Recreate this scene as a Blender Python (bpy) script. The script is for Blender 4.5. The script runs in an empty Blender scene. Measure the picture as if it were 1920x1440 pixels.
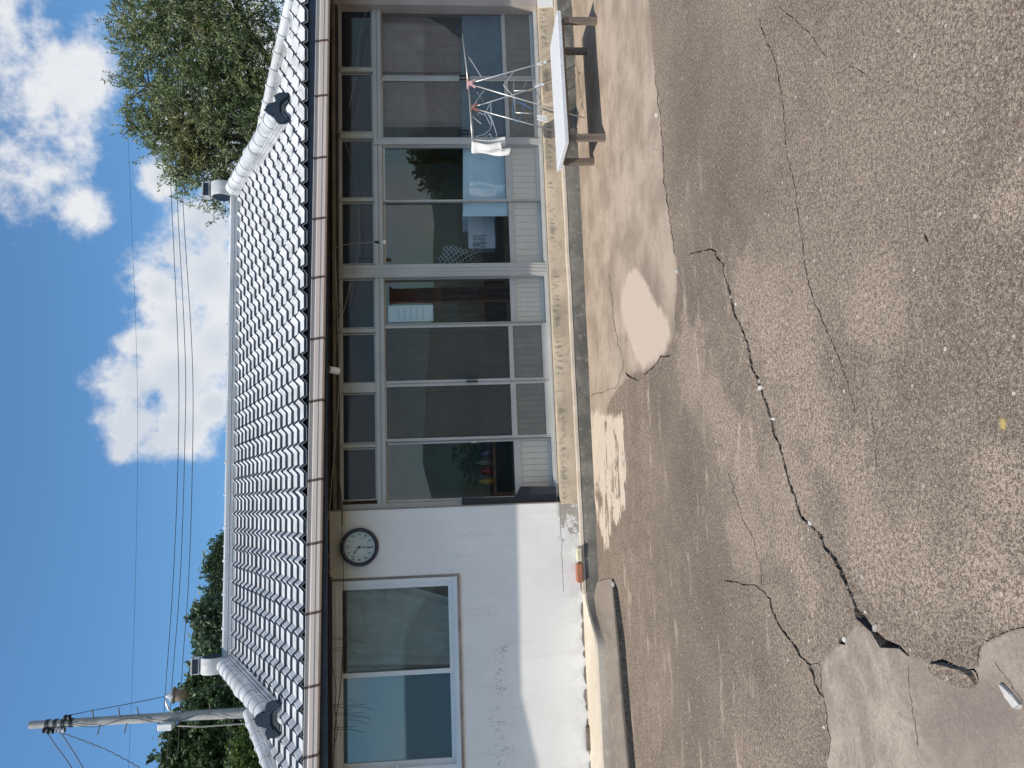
import bpy, math, random
from mathutils import Vector, Matrix, noise
from mathutils.geometry import delaunay_2d_cdt
random.seed(7)
S = bpy.context.scene
C = S.collection
R = math.radians
# ------------------------------------------------------------------ camera
YAW, PITCH, ROLL, F_PX = R(8.3), R(4.3), R(1.5), 1420.0
CAM = Vector((0, -7.9, 1.5))
fwd = Vector((math.sin(YAW)*math.cos(PITCH), math.cos(YAW)*math.cos(PITCH), -math.sin(PITCH)))
r0 = Vector((math.cos(YAW), -math.sin(YAW), 0))
u0 = r0.cross(fwd)
rt = r0*math.cos(ROLL) - u0*math.sin(ROLL)
up = u0*math.cos(ROLL) + r0*math.sin(ROLL)
cd = bpy.data.cameras.new('camera'); cam = bpy.data.objects.new('camera', cd); C.objects.link(cam)
# the phone was held on its side: picture right is the world's down, picture up the world's right
M = Matrix((-up, rt, -fwd)).transposed().to_4x4(); M.translation = CAM
cam.matrix_world = M
cd.sensor_width = 36; cd.lens = F_PX/1920*36; cd.clip_end = 5000; cd.clip_start = 0.05
S.camera = cam
S.render.resolution_x, S.render.resolution_y = 1024, 768
# ------------------------------------------------------------------ light
SUN = Vector((0.52, 0.37, -1.0)).normalized()          # direction the light travels
sl = bpy.data.lights.new('sun', 'SUN'); sl.energy = 4.4; sl.angle = R(0.55); sl.color = (1.0, 0.925, 0.82)
so = bpy.data.objects.new('sun', sl); C.objects.link(so); so.rotation_euler = SUN.to_track_quat('-Z', 'Y').to_euler()
S.view_settings.view_transform = 'Standard'; S.view_settings.look = 'None'
S.view_settings.gamma = 1; S.view_settings.exposure = 0.0; S.view_settings.use_curve_mapping = False

def ray(V, P):
    return fwd - up*((V-960)/F_PX) + rt*((720-P)/F_PX)
def at(V, P, y):
    """point of the photograph at picture column V, row P, on the upright plane at depth y"""
    d = ray(V, P); return CAM + d*((y-CAM.y)/d.y)
def onz(V, P, z=0.0):
    d = ray(V, P); return CAM + d*((z-CAM.z)/d.z)
def onplane(V, P, p0, n):
    d = ray(V, P); return CAM + d*((p0-CAM).dot(n)/d.dot(n))

class NT:
    def __init__(s, tree): s.t = tree; s.n = tree.nodes; s.l = tree.links
    def node(s, typ, **kw):
        nd = s.n.new(typ)
        for k, v in kw.items():
            if k.startswith('i_'):
                key = k[2:]; key = int(key) if key.isdigit() else key.replace('_', ' ')
                s.put(nd.inputs[key], v)
            else: setattr(nd, k, v)
        return nd
    def put(s, sock, v):
        if isinstance(v, bpy.types.NodeSocket): s.l.new(v, sock)
        else:
            if sock.type == 'RGBA' and hasattr(v, '__len__') and len(v) == 3: v = (*v, 1)
            sock.default_value = v
    def m(s, op, a, b=0.0, c=None, clamp=False):
        nd = s.n.new('ShaderNodeMath'); nd.operation = op; nd.use_clamp = clamp
        s.put(nd.inputs[0], a); s.put(nd.inputs[1], b)
        if c is not None: s.put(nd.inputs[2], c)
        return nd.outputs[0]
    def mix(s, f, a, b, bt='MIX'):
        nd = s.n.new('ShaderNodeMix'); nd.data_type = 'RGBA'; nd.blend_type = bt
        s.put(nd.inputs[0], f); s.put(nd.inputs[6], a); s.put(nd.inputs[7], b); return nd.outputs[2]
    def ramp(s, f, a, b, smooth=True):
        nd = s.n.new('ShaderNodeMapRange'); nd.interpolation_type = 'SMOOTHSTEP' if smooth else 'LINEAR'
        s.put(nd.inputs[0], f); nd.inputs[1].default_value = a; nd.inputs[2].default_value = b; return nd.outputs[0]
    def noise(s, vec, scale, detail=4, rough=0.55, dist=0.0):
        nd = s.n.new('ShaderNodeTexNoise')
        if vec is not None: s.l.new(vec, nd.inputs['Vector'])
        nd.inputs['Scale'].default_value = scale; nd.inputs['Detail'].default_value = detail
        nd.inputs['Roughness'].default_value = rough; nd.inputs['Distortion'].default_value = dist
        return nd.outputs[0]

# ------------------------------------------------------------------ sky
W = bpy.data.worlds.new('World'); S.world = W; W.use_nodes = True
w = NT(W.node_tree); w.n.clear()
wo = w.node('ShaderNodeOutputWorld'); bg = w.node('ShaderNodeBackground')
w.l.new(bg.outputs[0], wo.inputs[0])
sky = w.node('ShaderNodeTexSky', sky_type='NISHITA', sun_disc=False)
sky.sun_elevation = math.asin(-SUN.z); sky.sun_rotation = math.atan2(-SUN.x, -SUN.y) % (2*math.pi)
sky.air_density = 1.0; sky.dust_density = 0.6; sky.ozone_density = 2.2
SKY_K = 0.112
skyc = w.mix(1.0, sky.outputs[0], (0.86, 1.27, 1.46), 'MULTIPLY')
tc = w.node('ShaderNodeTexCoord').outputs['Generated']
wn = w.node('ShaderNodeTexNoise', i_Scale=9.0, i_Detail=9.0, i_Roughness=0.6); w.l.new(tc, wn.inputs['Vector'])
wn2 = w.noise(tc, 3.2, 6, 0.6)
# cumulus banks in the directions they stand in, the rest of the sky scattered at random
blobs = [(330,800,62),(300,830,45),(250,800,62),(252,720,62),(330,700,95),(400,640,90),(330,600,95),(270,640,52),(300,540,66),(390,520,85),
         (330,470,55),(380,420,70),(420,330,80),(300,330,42),(330,250,60),(430,200,120),(440,60,120),(230,840,34),(400,760,40),
         (30,60,140),(110,110,85),(60,200,105),(130,190,75),(10,280,80),(170,120,40),(150,380,38),(170,410,22),(-60,150,120)]
fld = None
for V, P, r in blobs:
    d = ray(V, P).normalized()
    vm = w.node('ShaderNodeVectorMath', operation='DISTANCE'); w.l.new(tc, vm.inputs[0]); vm.inputs[1].default_value = d
    lowc = V < 190 and P < 460
    rr = r/F_PX*(1.75 if lowc else 0.97)
    wisp = 0.52 if lowc else 0.0
    g = w.m('SUBTRACT', 1.0 - wisp, w.m('DIVIDE', vm.outputs['Value'], rr))
    fld = g if fld is None else w.m('SMOOTH_MAX', fld, g, 0.35)
wn3 = w.noise(tc, 34.0, 8, 0.65)
edge = w.m('ADD', w.m('MULTIPLY', w.m('SUBTRACT', wn.outputs[0], 0.5), 2.9), w.m('MULTIPLY', w.m('SUBTRACT', wn3, 0.5), 1.2))
own = w.ramp(w.m('ADD', fld, edge), -0.12, 0.62)
sep = w.node('ShaderNodeSeparateXYZ'); w.l.new(tc, sep.inputs[0])
back = w.ramp(w.m('MULTIPLY', sep.outputs[1], -1.0), -0.25, 0.25)
gen = w.m('MULTIPLY', w.ramp(w.m('ADD', wn2, w.m('MULTIPLY', w.m('SUBTRACT', wn.outputs[0], 0.5), 0.35)), 0.44, 0.60), back)
cl = w.m('MAXIMUM', own, gen)
thick = w.ramp(w.m('ADD', fld, w.m('MULTIPLY', w.m('SUBTRACT', wn2, 0.5), 2.2)), 0.1, 1.0)
ccol = w.mix(thick, (7.6, 7.7, 7.9), (5.9, 6.3, 6.9))
cl = w.m('MULTIPLY', cl, w.m('ADD', 0.72, w.m('MULTIPLY', w.ramp(w.m('ADD', fld, w.m('MULTIPLY', edge, .6)), -0.1, 0.5), 0.24)))
tot = w.mix(cl, skyc, ccol)
w.put(bg.inputs[0], tot); bg.inputs[1].default_value = SKY_K

# ------------------------------------------------------------------ materials
MAT = {}
def mat(name, col, rough=0.6, var=0.12, scale=6.0, bump=0.15, bscale=60.0, metal=0.0, dirt=None, spec=0.5, stretch=(1,1,1), world=False):
    if name in MAT: return MAT[name]
    m = bpy.data.materials.new(name); m.use_nodes = True; t = NT(m.node_tree); b = t.n['Principled BSDF']
    tc = t.node('ShaderNodeNewGeometry').outputs['Position'] if world else t.node('ShaderNodeTexCoord').outputs['Object']
    mp = t.node('ShaderNodeMapping'); t.l.new(tc, mp.inputs[0]); mp.inputs['Scale'].default_value = stretch
    v = mp.outputs[0]
    n1 = t.noise(v, scale, 5, 0.6); n2 = t.noise(v, bscale, 3, 0.6)
    f = t.m('ADD', t.m('MULTIPLY', n1, 0.7), t.m('MULTIPLY', n2, 0.3))
    lo = [c*(1-var) for c in col]; hi = [min(1, c*(1+var)) for c in col]
    cc = t.mix(t.ramp(f, 0.35, 0.65), lo, hi)
    if dirt:
        dn = t.noise(v, dirt[1], 6, 0.65)
        cc = t.mix(t.m('MULTIPLY', t.ramp(dn, dirt[2], dirt[2]+0.12), dirt[3]), cc, dirt[0])
    t.put(b.inputs['Base Color'], cc)
    b.inputs['Roughness'].default_value = rough; b.inputs['Metallic'].default_value = metal
    b.inputs['Specular IOR Level'].default_value = spec
    if bump:
        bn = t.node('ShaderNodeBump', i_Strength=bump, i_Distance=0.01); t.l.new(n2, bn.inputs['Height']); t.l.new(bn.outputs[0], b.inputs['Normal'])
    MAT[name] = m; return m
def glass(name, tint, refl, rough=0.0, trans=1.0, body=(0.3,0.35,0.38)):
    """pane: reflects by angle, lets the rest through; trans<1 makes it frosted by a thin body colour"""
    m = bpy.data.materials.new(name); m.use_nodes = True; t = NT(m.node_tree); t.n.clear()
    o = t.node('ShaderNodeOutputMaterial'); gl = t.node('ShaderNodeBsdfGlossy', i_Color=(1,1,1), i_Roughness=rough)
    tr = t.node('ShaderNodeBsdfTransparent', i_Color=tint); df = t.node('ShaderNodeBsdfDiffuse', i_Color=body)
    mx = t.node('ShaderNodeMixShader'); mx.inputs[0].default_value = 1-trans; t.l.new(tr.outputs[0], mx.inputs[1]); t.l.new(df.outputs[0], mx.inputs[2])
    lw = t.node('ShaderNodeLayerWeight', i_Blend=0.3)
    fac = t.m('ADD', refl, t.m('MULTIPLY', lw.outputs['Facing'], 0.12))
    tcn = t.node('ShaderNodeTexCoord').outputs['Object']
    bn = t.node('ShaderNodeBump', i_Strength=0.012, i_Distance=0.02); t.put(bn.inputs['Height'], t.noise(tcn, 2.0, 1)); t.l.new(bn.outputs[0], gl.inputs['Normal'])
    m2 = t.node('ShaderNodeMixShader'); t.put(m2.inputs[0], fac); t.l.new(mx.outputs[0], m2.inputs[1]); t.l.new(gl.outputs[0], m2.inputs[2])
    t.l.new(m2.outputs[0], o.inputs[0]); return m
G_CLEAR = glass('window_glass', (0.90,0.93,0.94), 0.045)
G_FROST = glass('frosted_glass', (0.5,0.58,0.62), 0.10, 0.03, 0.2, (0.13,0.21,0.24))
G_TRANS = glass('transom_glass', (0.4,0.42,0.46), 0.025, 0.06, 0.4, (0.055,0.065,0.08))
def screen_mat():
    m = bpy.data.materials.new('insect_mesh'); m.use_nodes = True; t = NT(m.node_tree); t.n.clear()
    o = t.node('ShaderNodeOutputMaterial'); tr = t.node('ShaderNodeBsdfTransparent', i_Color=(0.9,0.9,0.9)); df = t.node('ShaderNodeBsdfDiffuse', i_Color=(0.20,0.20,0.19))
    tcn = t.node('ShaderNodeTexCoord').outputs['Object']
    mx = t.node('ShaderNodeMixShader'); t.put(mx.inputs[0], t.m('ADD', 0.14, t.m('MULTIPLY', t.noise(tcn, 9, 4), 0.14)))
    t.l.new(tr.outputs[0], mx.inputs[1]); t.l.new(df.outputs[0], mx.inputs[2]); t.l.new(mx.outputs[0], o.inputs[0]); return m
SCREEN = screen_mat()

alu   = mat('aluminium_frame', (0.49,0.485,0.46), 0.45, 0.08, 3, 0.03, 40, 0.15, ((0.25,0.23,0.2), 9, 0.62, 0.35))
aluw  = mat('aluminium_slat', (0.58,0.55,0.48), 0.5, 0.07, 3, 0.05, 50, 0.0, ((0.3,0.27,0.22), 5, 0.55, 0.4))
pvc   = mat('white_window_plastic', (0.72,0.75,0.76), 0.35, 0.04, 2, 0.02, 40, 0.0, ((0.4,0.38,0.34), 8, 0.66, 0.3))
rail  = mat('dark_rubber', (0.05,0.05,0.055), 0.7)
tilem = mat('white_roof_paint', (0.56,0.565,0.57), 0.6, 0.16, 3, 0.12, 90, 0.0, ((0.31,0.315,0.30), 4.5, 0.50, 0.5), world=True)
navy  = mat('navy_steel', (0.030,0.050,0.085), 0.5, 0.25, 8, 0.1, 80)
orn   = mat('navy_ornament', (0.018,0.031,0.048), 0.85, 0.12, 8, 0.06, 60, spec=0.2)
gutm  = mat('gutter_steel', (0.60,0.52,0.475), 0.45, 0.06, 2, 0.03, 30, 0.0, ((0.45,0.37,0.32), 3, 0.55, 0.4), stretch=(0.3,6,6))
gutl  = mat('gutter_lip', (0.72,0.68,0.66), 0.4)
brk   = mat('brown_bracket', (0.10,0.055,0.045), 0.5)
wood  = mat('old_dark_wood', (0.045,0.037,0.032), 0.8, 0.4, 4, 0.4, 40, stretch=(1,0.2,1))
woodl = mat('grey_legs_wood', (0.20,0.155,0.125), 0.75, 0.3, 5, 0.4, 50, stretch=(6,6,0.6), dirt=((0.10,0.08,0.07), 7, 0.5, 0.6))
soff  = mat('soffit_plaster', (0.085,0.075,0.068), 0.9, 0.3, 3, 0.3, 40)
black = mat('black_plastic', (0.022,0.026,0.034), 0.5, 0.2)
rim   = mat('clock_rim', (0.030,0.032,0.055), 0.3, 0.1)
face  = mat('clock_face', (0.62,0.68,0.66), 0.5, 0.03)
ink   = mat('black_ink', (0.02,0.022,0.025), 0.5, 0.1, bump=0)
greyink = mat('grey_ink', (0.35,0.37,0.38), 0.6, 0.1, bump=0)
cablek= mat('black_cable', (0.018,0.018,0.022), 0.5, 0.1, bump=0)
cablew= mat('grey_cable', (0.28,0.26,0.235), 0.6, 0.1, bump=0)
steel = mat('worn_steel_tube', (0.55,0.55,0.53), 0.35, 0.15, 20, 0.05, 90, 0.6)
pink  = mat('pink_plastic', (0.72,0.45,0.43), 0.5, 0.1)
whitep= mat('white_plastic', (0.80,0.80,0.78), 0.4, 0.05)
cloth = mat('white_towel', (0.86,0.87,0.88), 0.95, 0.04, 20, 0.35, 220)
bluep = mat('blue_string', (0.06,0.19,0.42), 0.6, 0.1)
hangm = mat('pale_wire', (0.52,0.62,0.66), 0.4, 0.1)
marble= mat('speckled_bench_top', (0.66,0.68,0.71), 0.5, 0.10, 30, 0.15, 160, 0.0, ((0.42,0.43,0.45), 60, 0.58, 0.6))
brickr= mat('red_brick', (0.42,0.17,0.10), 0.85, 0.15, 12, 0.4, 90)
blocky= mat('cream_block', (0.62,0.58,0.42), 0.85, 0.1, 12, 0.4, 90, dirt=((0.4,0.38,0.33), 14, 0.5, 0.5))
conc  = mat('pole_concrete', (0.40,0.39,0.375), 0.85, 0.15, 3, 0.35, 60, dirt=((0.18,0.175,0.165), 2.2, 0.5, 0.6))
dirtm = mat('crack_dirt', (0.070,0.058,0.047), 1.0, 0.5, 30, 0.6, 120)
gravm = mat('drain_gravel', (0.075,0.068,0.062), 1.0, 0.7, 60, 0.9, 120)
stonem= mat('pale_stone', (0.36,0.32,0.28), 0.85, 0.15, 20, 0.4, 90)
stonew= mat('white_stone', (0.52,0.49,0.45), 0.85, 0.1, 20, 0.4, 90)
amber = mat('amber_glass', (0.24,0.17,0.11), 0.25, 0.15)
galv  = mat('galvanised_steel', (0.62,0.63,0.63), 0.3, 0.1, 8, 0.05, 60, 0.7)
pinkc = mat('pink_curtain', (0.95,0.67,0.61), 0.95, 0.12, 5, 0.3, 60)
bluec = mat('pale_blue_sheet', (0.52,0.72,0.86), 0.8, 0.08, 3, 0.1, 60)
bluet = mat('deep_blue_sheet', (0.03,0.10,0.30), 0.7, 0.08, 3, 0.1, 60)
card  = mat('cardboard', (0.50,0.38,0.27), 0.9, 0.1, 4, 0.2, 60)
curt  = mat('pale_green_curtain', (0.80,0.88,0.83), 0.95, 0.1, 6, 0.3, 90)
intw  = mat('varnished_wood', (0.22,0.12,0.06), 0.45, 0.3, 3, 0.2, 30, stretch=(4,4,0.6))
intg  = mat('green_door_panel', (0.06,0.11,0.11), 0.7, 0.2)
plaid = None

def concrete(name, a, b, c, sc=1.0, speck=0.5, spots=(0.10,0.09,0.08), bump=0.35):
    m = bpy.data.materials.new(name); m.use_nodes = True; t = NT(m.node_tree); p = t.n['Principled BSDF']
    v = t.node('ShaderNodeTexCoord').outputs['Object']
    n1 = t.noise(v, 1.1*sc, 6, 0.62, 0.4); n2 = t.noise(v, 9*sc, 6, 0.65); n3 = t.noise(v, 70*sc, 4, 0.7)
    col = t.mix(t.ramp(n1, 0.38, 0.62), a, b); col = t.mix(t.m('MULTIPLY', t.ramp(n2, 0.5, 0.72), 0.65), col, c)
    col = t.mix(t.m('MULTIPLY', t.ramp(n3, 0.50, 0.66), speck), col, spots)
    t.put(p.inputs['Base Color'], col); p.inputs['Roughness'].default_value = 0.92; p.inputs['Specular IOR Level'].default_value = 0.25
    bn = t.node('ShaderNodeBump', i_Strength=bump, i_Distance=0.01); t.put(bn.inputs['Height'], t.m('ADD', n3, n2)); t.l.new(bn.outputs[0], p.inputs['Normal'])
    MAT[name] = m; return m
found = concrete('foundation_concrete', (0.56,0.46,0.335), (0.44,0.365,0.275), (0.27,0.225,0.17), 1.6, 0.3, (0.2,0.17,0.14))
def band(m, z0, w_, k):
    t = NT(m.node_tree); p = t.n['Principled BSDF']; lk = p.inputs['Base Color'].links[0].from_socket
    v = t.node('ShaderNodeTexCoord').outputs['Object']; sp = t.node('ShaderNodeSeparateXYZ'); t.l.new(v, sp.inputs[0])
    mp = t.node('ShaderNodeMapping'); t.l.new(v, mp.inputs[0]); mp.inputs['Scale'].default_value = (1, 1, .35)
    nn = t.noise(mp.outputs[0], 26, 5, .7); n2 = t.noise(v, 2.2, 3)
    f = t.m('MULTIPLY', t.ramp(t.m('ABSOLUTE', t.m('SUBTRACT', sp.outputs[2], z0)), w_, 0.0), t.ramp(t.m('ADD', nn, t.m('MULTIPLY', n2, .5)), 0.74, 0.86))
    t.put(p.inputs['Base Color'], t.mix(t.m('MULTIPLY', f, k), lk, (0.20,0.18,0.15)))
band(found, 0.385, 0.07, 0.85)
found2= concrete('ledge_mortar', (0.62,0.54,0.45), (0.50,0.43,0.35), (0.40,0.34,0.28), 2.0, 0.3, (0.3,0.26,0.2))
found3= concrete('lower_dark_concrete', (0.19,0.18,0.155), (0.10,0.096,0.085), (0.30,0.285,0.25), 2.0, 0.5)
cream = concrete('cream_mortar', (0.66,0.59,0.48), (0.58,0.50,0.39), (0.48,0.42,0.34), 1.2, 0.1, (0.45,0.4,0.32))
slabm = concrete('apron_concrete', (0.33,0.30,0.26), (0.25,0.22,0.19), (0.38,0.345,0.30), 1.5, 0.35)
slabb = concrete('brown_apron_concrete', (0.26,0.215,0.175), (0.21,0.175,0.145), (0.36,0.31,0.255), 1.5, 0.3)

def wall_mat():
    m = bpy.data.materials.new('white_wall_paint'); m.use_nodes = True; t = NT(m.node_tree); p = t.n['Principled BSDF']
    v = t.node('ShaderNodeTexCoord').outputs['Object']; s = t.node('ShaderNodeSeparateXYZ'); t.l.new(v, s.inputs[0]); X, Y, Z = s.outputs
    n1 = t.noise(v, 1.5, 5, 0.6); n2 = t.noise(v, 28, 5, 0.7); n4 = t.noise(v, 7, 6, 0.7)
    col = t.mix(t.ramp(n1, 0.3, 0.7), (0.78,0.765,0.73), (0.85,0.835,0.80))
    # darker, yellower towards the eave
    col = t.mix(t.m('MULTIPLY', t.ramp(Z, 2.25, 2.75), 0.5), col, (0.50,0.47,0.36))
    # flaked paint in a band
    band = t.m('MULTIPLY', t.ramp(t.m('ABSOLUTE', t.m('SUBTRACT', Z, 1.13)), 0.20, 0.0), t.ramp(X, -1.30, -1.55))
    flake = t.ramp(t.m('ADD', t.m('MULTIPLY', n4, 0.55), t.m('ADD', t.m('MULTIPLY', n2, 0.5), t.m('MULTIPLY', band, 0.095))), 0.665, 0.69)
    col = t.mix(t.m('MULTIPLY', flake, 0.7), col, (0.42,0.42,0.41))
    # bare plaster at the foot beside the doors
    mpn = t.noise(v, 9, 6, 0.7)
    foot = t.m('MULTIPLY', t.ramp(Z, 0.50, 0.43), t.ramp(X, -1.02, -0.92))
    pl = t.ramp(t.m('ADD', mpn, t.m('MULTIPLY', t.ramp(X, -0.65, -0.10), 0.22)), 0.60, 0.68)
    col = t.mix(t.m('MULTIPLY', foot, pl), col, (0.36,0.32,0.27))
    crk = t.m('MULTIPLY', t.ramp(t.m('ABSOLUTE', t.m('SUBTRACT', t.m('ADD', Z, t.m('MULTIPLY', n4, 0.05)), 0.475)), 0.005, 0.001), t.ramp(X, -1.02, -0.98))
    col = t.mix(crk, col, (0.20,0.19,0.17))
    # runs and grime low down
    mp = t.node('ShaderNodeMapping'); t.l.new(v, mp.inputs[0]); mp.inputs['Scale'].default_value = (14, 1, 1.2)
    run = t.m('ADD', t.m('MULTIPLY', t.ramp(t.noise(mp.outputs[0], 1.0, 5, 0.65), 0.54, 0.75), 0.26), t.m('MULTIPLY', t.m('MULTIPLY', t.ramp(Z, 0.50, 0.27), t.ramp(n4, 0.42, 0.62)), 0.45))
    col = t.mix(run, col, (0.50,0.50,0.47))
    t.put(p.inputs['Base Color'], col); p.inputs['Roughness'].default_value = 0.75
    bn = t.node('ShaderNodeBump', i_Strength=0.25, i_Distance=0.01); t.put(bn.inputs['Height'], t.m('ADD', t.noise(v, 5, 5, 0.6), t.m('SUBTRACT', t.m('MULTIPLY', n2, 0.15), t.m('MULTIPLY', flake, 0.4)))); t.l.new(bn.outputs[0], p.inputs['Normal'])
    return m
wallm = wall_mat()

def leaf_mat(name, a, b, c, sc=0.8):
    m = bpy.data.materials.new(name); m.use_nodes = True; t = NT(m.node_tree); p = t.n['Principled BSDF']
    v = t.node('ShaderNodeTexCoord').outputs['Object']; at_ = t.node('ShaderNodeAttribute', attribute_name='tone')
    col = t.mix(at_.outputs['Fac'], a, b); col = t.mix(t.m('MULTIPLY', t.ramp(t.noise(v, sc, 4), 0.5, 0.72), 0.6), col, c)
    t.put(p.inputs['Base Color'], col); p.inputs['Roughness'].default_value = 0.5; p.inputs['Specular IOR Level'].default_value = 0.4
    tl = t.node('ShaderNodeBsdfTranslucent'); t.put(tl.inputs[0], col); mx = t.node('ShaderNodeMixShader'); mx.inputs[0].default_value = 0.25
    t.l.new(p.outputs[0], mx.inputs[1]); t.l.new(tl.outputs[0], mx.inputs[2]); t.l.new(mx.outputs[0], t.n['Material Output'].inputs[0]); return m
leafA = leaf_mat('willow_leaves', (0.11,0.155,0.06), (0.27,0.31,0.15), (0.27,0.22,0.09))
leafB = leaf_mat('dark_leaves', (0.05,0.095,0.04), (0.14,0.20,0.075), (0.08,0.12,0.05), 0.6)
leafC = leaf_mat('bright_leaves', (0.07,0.13,0.03), (0.17,0.24,0.07), (0.10,0.15,0.05), 0.6)
leafH = leaf_mat('hazed_hill_leaves', (0.09,0.14,0.09), (0.18,0.24,0.14), (0.11,0.16,0.11), 0.1)  # distance haze put into the colour: paler, bluer greens
bark  = mat('bark', (0.09,0.07,0.055), 0.95, 0.4, 4, 0.6, 30)

# ------------------------------------------------------------------ mesh helpers
class MB:
    def __init__(s): s.v = []; s.f = []; s.mi = []; s.tone = []
    def add(s, vs, fs, mi=0):
        b = len(s.v); s.v += [tuple(v) for v in vs]; s.f += [tuple(i+b for i in f) for f in fs]; s.mi += [mi]*len(fs); return s
    def box(s, x0, x1, y0, y1, z0, z1, mi=0):
        vs = [(x0,y0,z0),(x1,y0,z0),(x1,y1,z0),(x0,y1,z0),(x0,y0,z1),(x1,y0,z1),(x1,y1,z1),(x0,y1,z1)]
        return s.add(vs, [(0,3,2,1),(4,5,6,7),(0,1,5,4),(1,2,6,5),(2,3,7,6),(3,0,4,7)], mi)
    def bevbox(s, x0, x1, y0, y1, z0, z1, b=0.004, mi=0):
        vs = []
        for z, i in ((z0, b), (z0+b, 0), (z1-b, 0), (z1, b)):
            vs += [(x0+i+ (b if i==0 else 0)*0, y0+i, z), (x1-i, y0+i, z), (x1-i, y1-i, z), (x0+i, y1-i, z)]
        fs = [(3,2,1,0), (12,13,14,15)]
        for k in range(3):
            for j in range(4): fs.append((k*4+j, k*4+(j+1) % 4, k*4+4+(j+1) % 4, k*4+4+j))
        return s.add(vs, fs, mi)
    def bar(s, p, q, wx, wz, mi=0, upv=(0,0,1)):
        p, q = Vector(p), Vector(q); d = (q-p).normalized(); u = Vector(upv)
        if abs(d.dot(u)) > 0.98: u = Vector((0,1,0))
        a = d.cross(u).normalized()*wx/2; b = d.cross(a).normalized()*wz/2
        vs = [p-a-b, p+a-b, p+a+b, p-a+b, q-a-b, q+a-b, q+a+b, q-a+b]
        return s.add(vs, [(0,3,2,1),(4,5,6,7),(0,1,5,4),(1,2,6,5),(2,3,7,6),(3,0,4,7)], mi)
    def tube(s, pts, r, n=8, mi=0, cap=True):
        pts = [Vector(p) for p in pts]; k = len(pts); rs = r if hasattr(r, '__len__') else [r]*k; base = len(s.v); prev = None
        for i, p in enumerate(pts):
            d = (pts[min(i+1, k-1)]-pts[max(i-1, 0)]).normalized()
            if prev is None:
                a = d.orthogonal().normalized() if abs(d.z) > 0.9 else d.cross(Vector((0,0,1))).normalized()
            else: a = (prev - d*prev.dot(d)).normalized()
            prev = a; b = d.cross(a)
            for j in range(n):
                t = 2*math.pi*j/n; s.v.append(tuple(p + (a*math.cos(t)+b*math.sin(t))*rs[i]))
        for i in range(k-1):
            for j in range(n):
                s.f.append((base+i*n+j, base+i*n+(j+1) % n, base+(i+1)*n+(j+1) % n, base+(i+1)*n+j)); s.mi.append(mi)
        if cap:
            s.f.append(tuple(base+j for j in reversed(range(n)))); s.mi.append(mi)
            s.f.append(tuple(base+(k-1)*n+j for j in range(n))); s.mi.append(mi)
        return s
    def prism(s, pts2, o, ax, az, ay, d, mi=0):
        """outline pts2 in the plane (ax,az) at o, thickness d along ay"""
        o, ax, az, ay = map(Vector, (o, ax, az, ay)); n = len(pts2)
        vs = [o+ax*p[0]+az*p[1] for p in pts2] + [o+ax*p[0]+az*p[1]+ay*d for p in pts2]
        return s.add(vs, [tuple(range(n)), tuple(reversed(range(n, 2*n)))]+[(i, i+n, (i+1) % n+n, (i+1) % n) for i in range(n)], mi)
    def mesh(s, name, mats, smooth=False):
        me = bpy.data.meshes.new(name); me.from_pydata(s.v, [], s.f)
        for m in (mats if isinstance(mats, (list, tuple)) else [mats]): me.materials.append(m)
        if len(me.materials) > 1: me.polygons.foreach_set('material_index', s.mi)
        if s.tone:
            a = me.attributes.new('tone', 'FLOAT', 'FACE'); a.data.foreach_set('value', s.tone)
        if smooth: me.polygons.foreach_set('use_smooth', [True]*len(me.polygons))
        me.update(); return me
    def obj(s, name, mats, parent=None, smooth=False):
        return link(name, s.mesh(name, mats, smooth), parent)
def link(name, data, parent=None):
    o = bpy.data.objects.new(name, data); C.objects.link(o)
    if parent is not None: o.parent = parent; 
    return o
def empty(name, label, cat, loc=(0,0,0), group=None):
    o = bpy.data.objects.new(name, None); C.objects.link(o); o.location = loc; o.empty_display_size = 0.1
    return tag(o, label, cat, group)
def tag(o, label, cat, group=None):
    o['label'] = label; o['category'] = cat
    if group: o['group'] = group
    return o
def struct(o): o['kind'] = 'structure'; return o
def stuff(o): o['kind'] = 'stuff'; return o
def smooth_angle(o, deg=35):
    me = o.data; me.polygons.foreach_set('use_smooth', [True]*len(me.polygons))
    try: me.set_sharp_from_angle(angle=R(deg))
    except Exception: pass
    return o
def text_mesh(body, size, m, extrude=0.001):
    cu = bpy.data.curves.new('text', 'FONT'); cu.body = body; cu.size = size; cu.extrude = extrude; cu.align_x = 'CENTER'; cu.align_y = 'CENTER'; cu.resolution_u = 3
    tmp = bpy.data.objects.new('text', cu); C.objects.link(tmp); bpy.context.view_layer.update()
    me = bpy.data.meshes.new_from_object(tmp.evaluated_get(bpy.context.evaluated_depsgraph_get()))
    bpy.data.objects.remove(tmp); me.materials.clear(); me.materials.append(m); return me
def rnd(a, b): return random.uniform(a, b)
def lerp(a, b, t): return a+(b-a)*t

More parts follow.
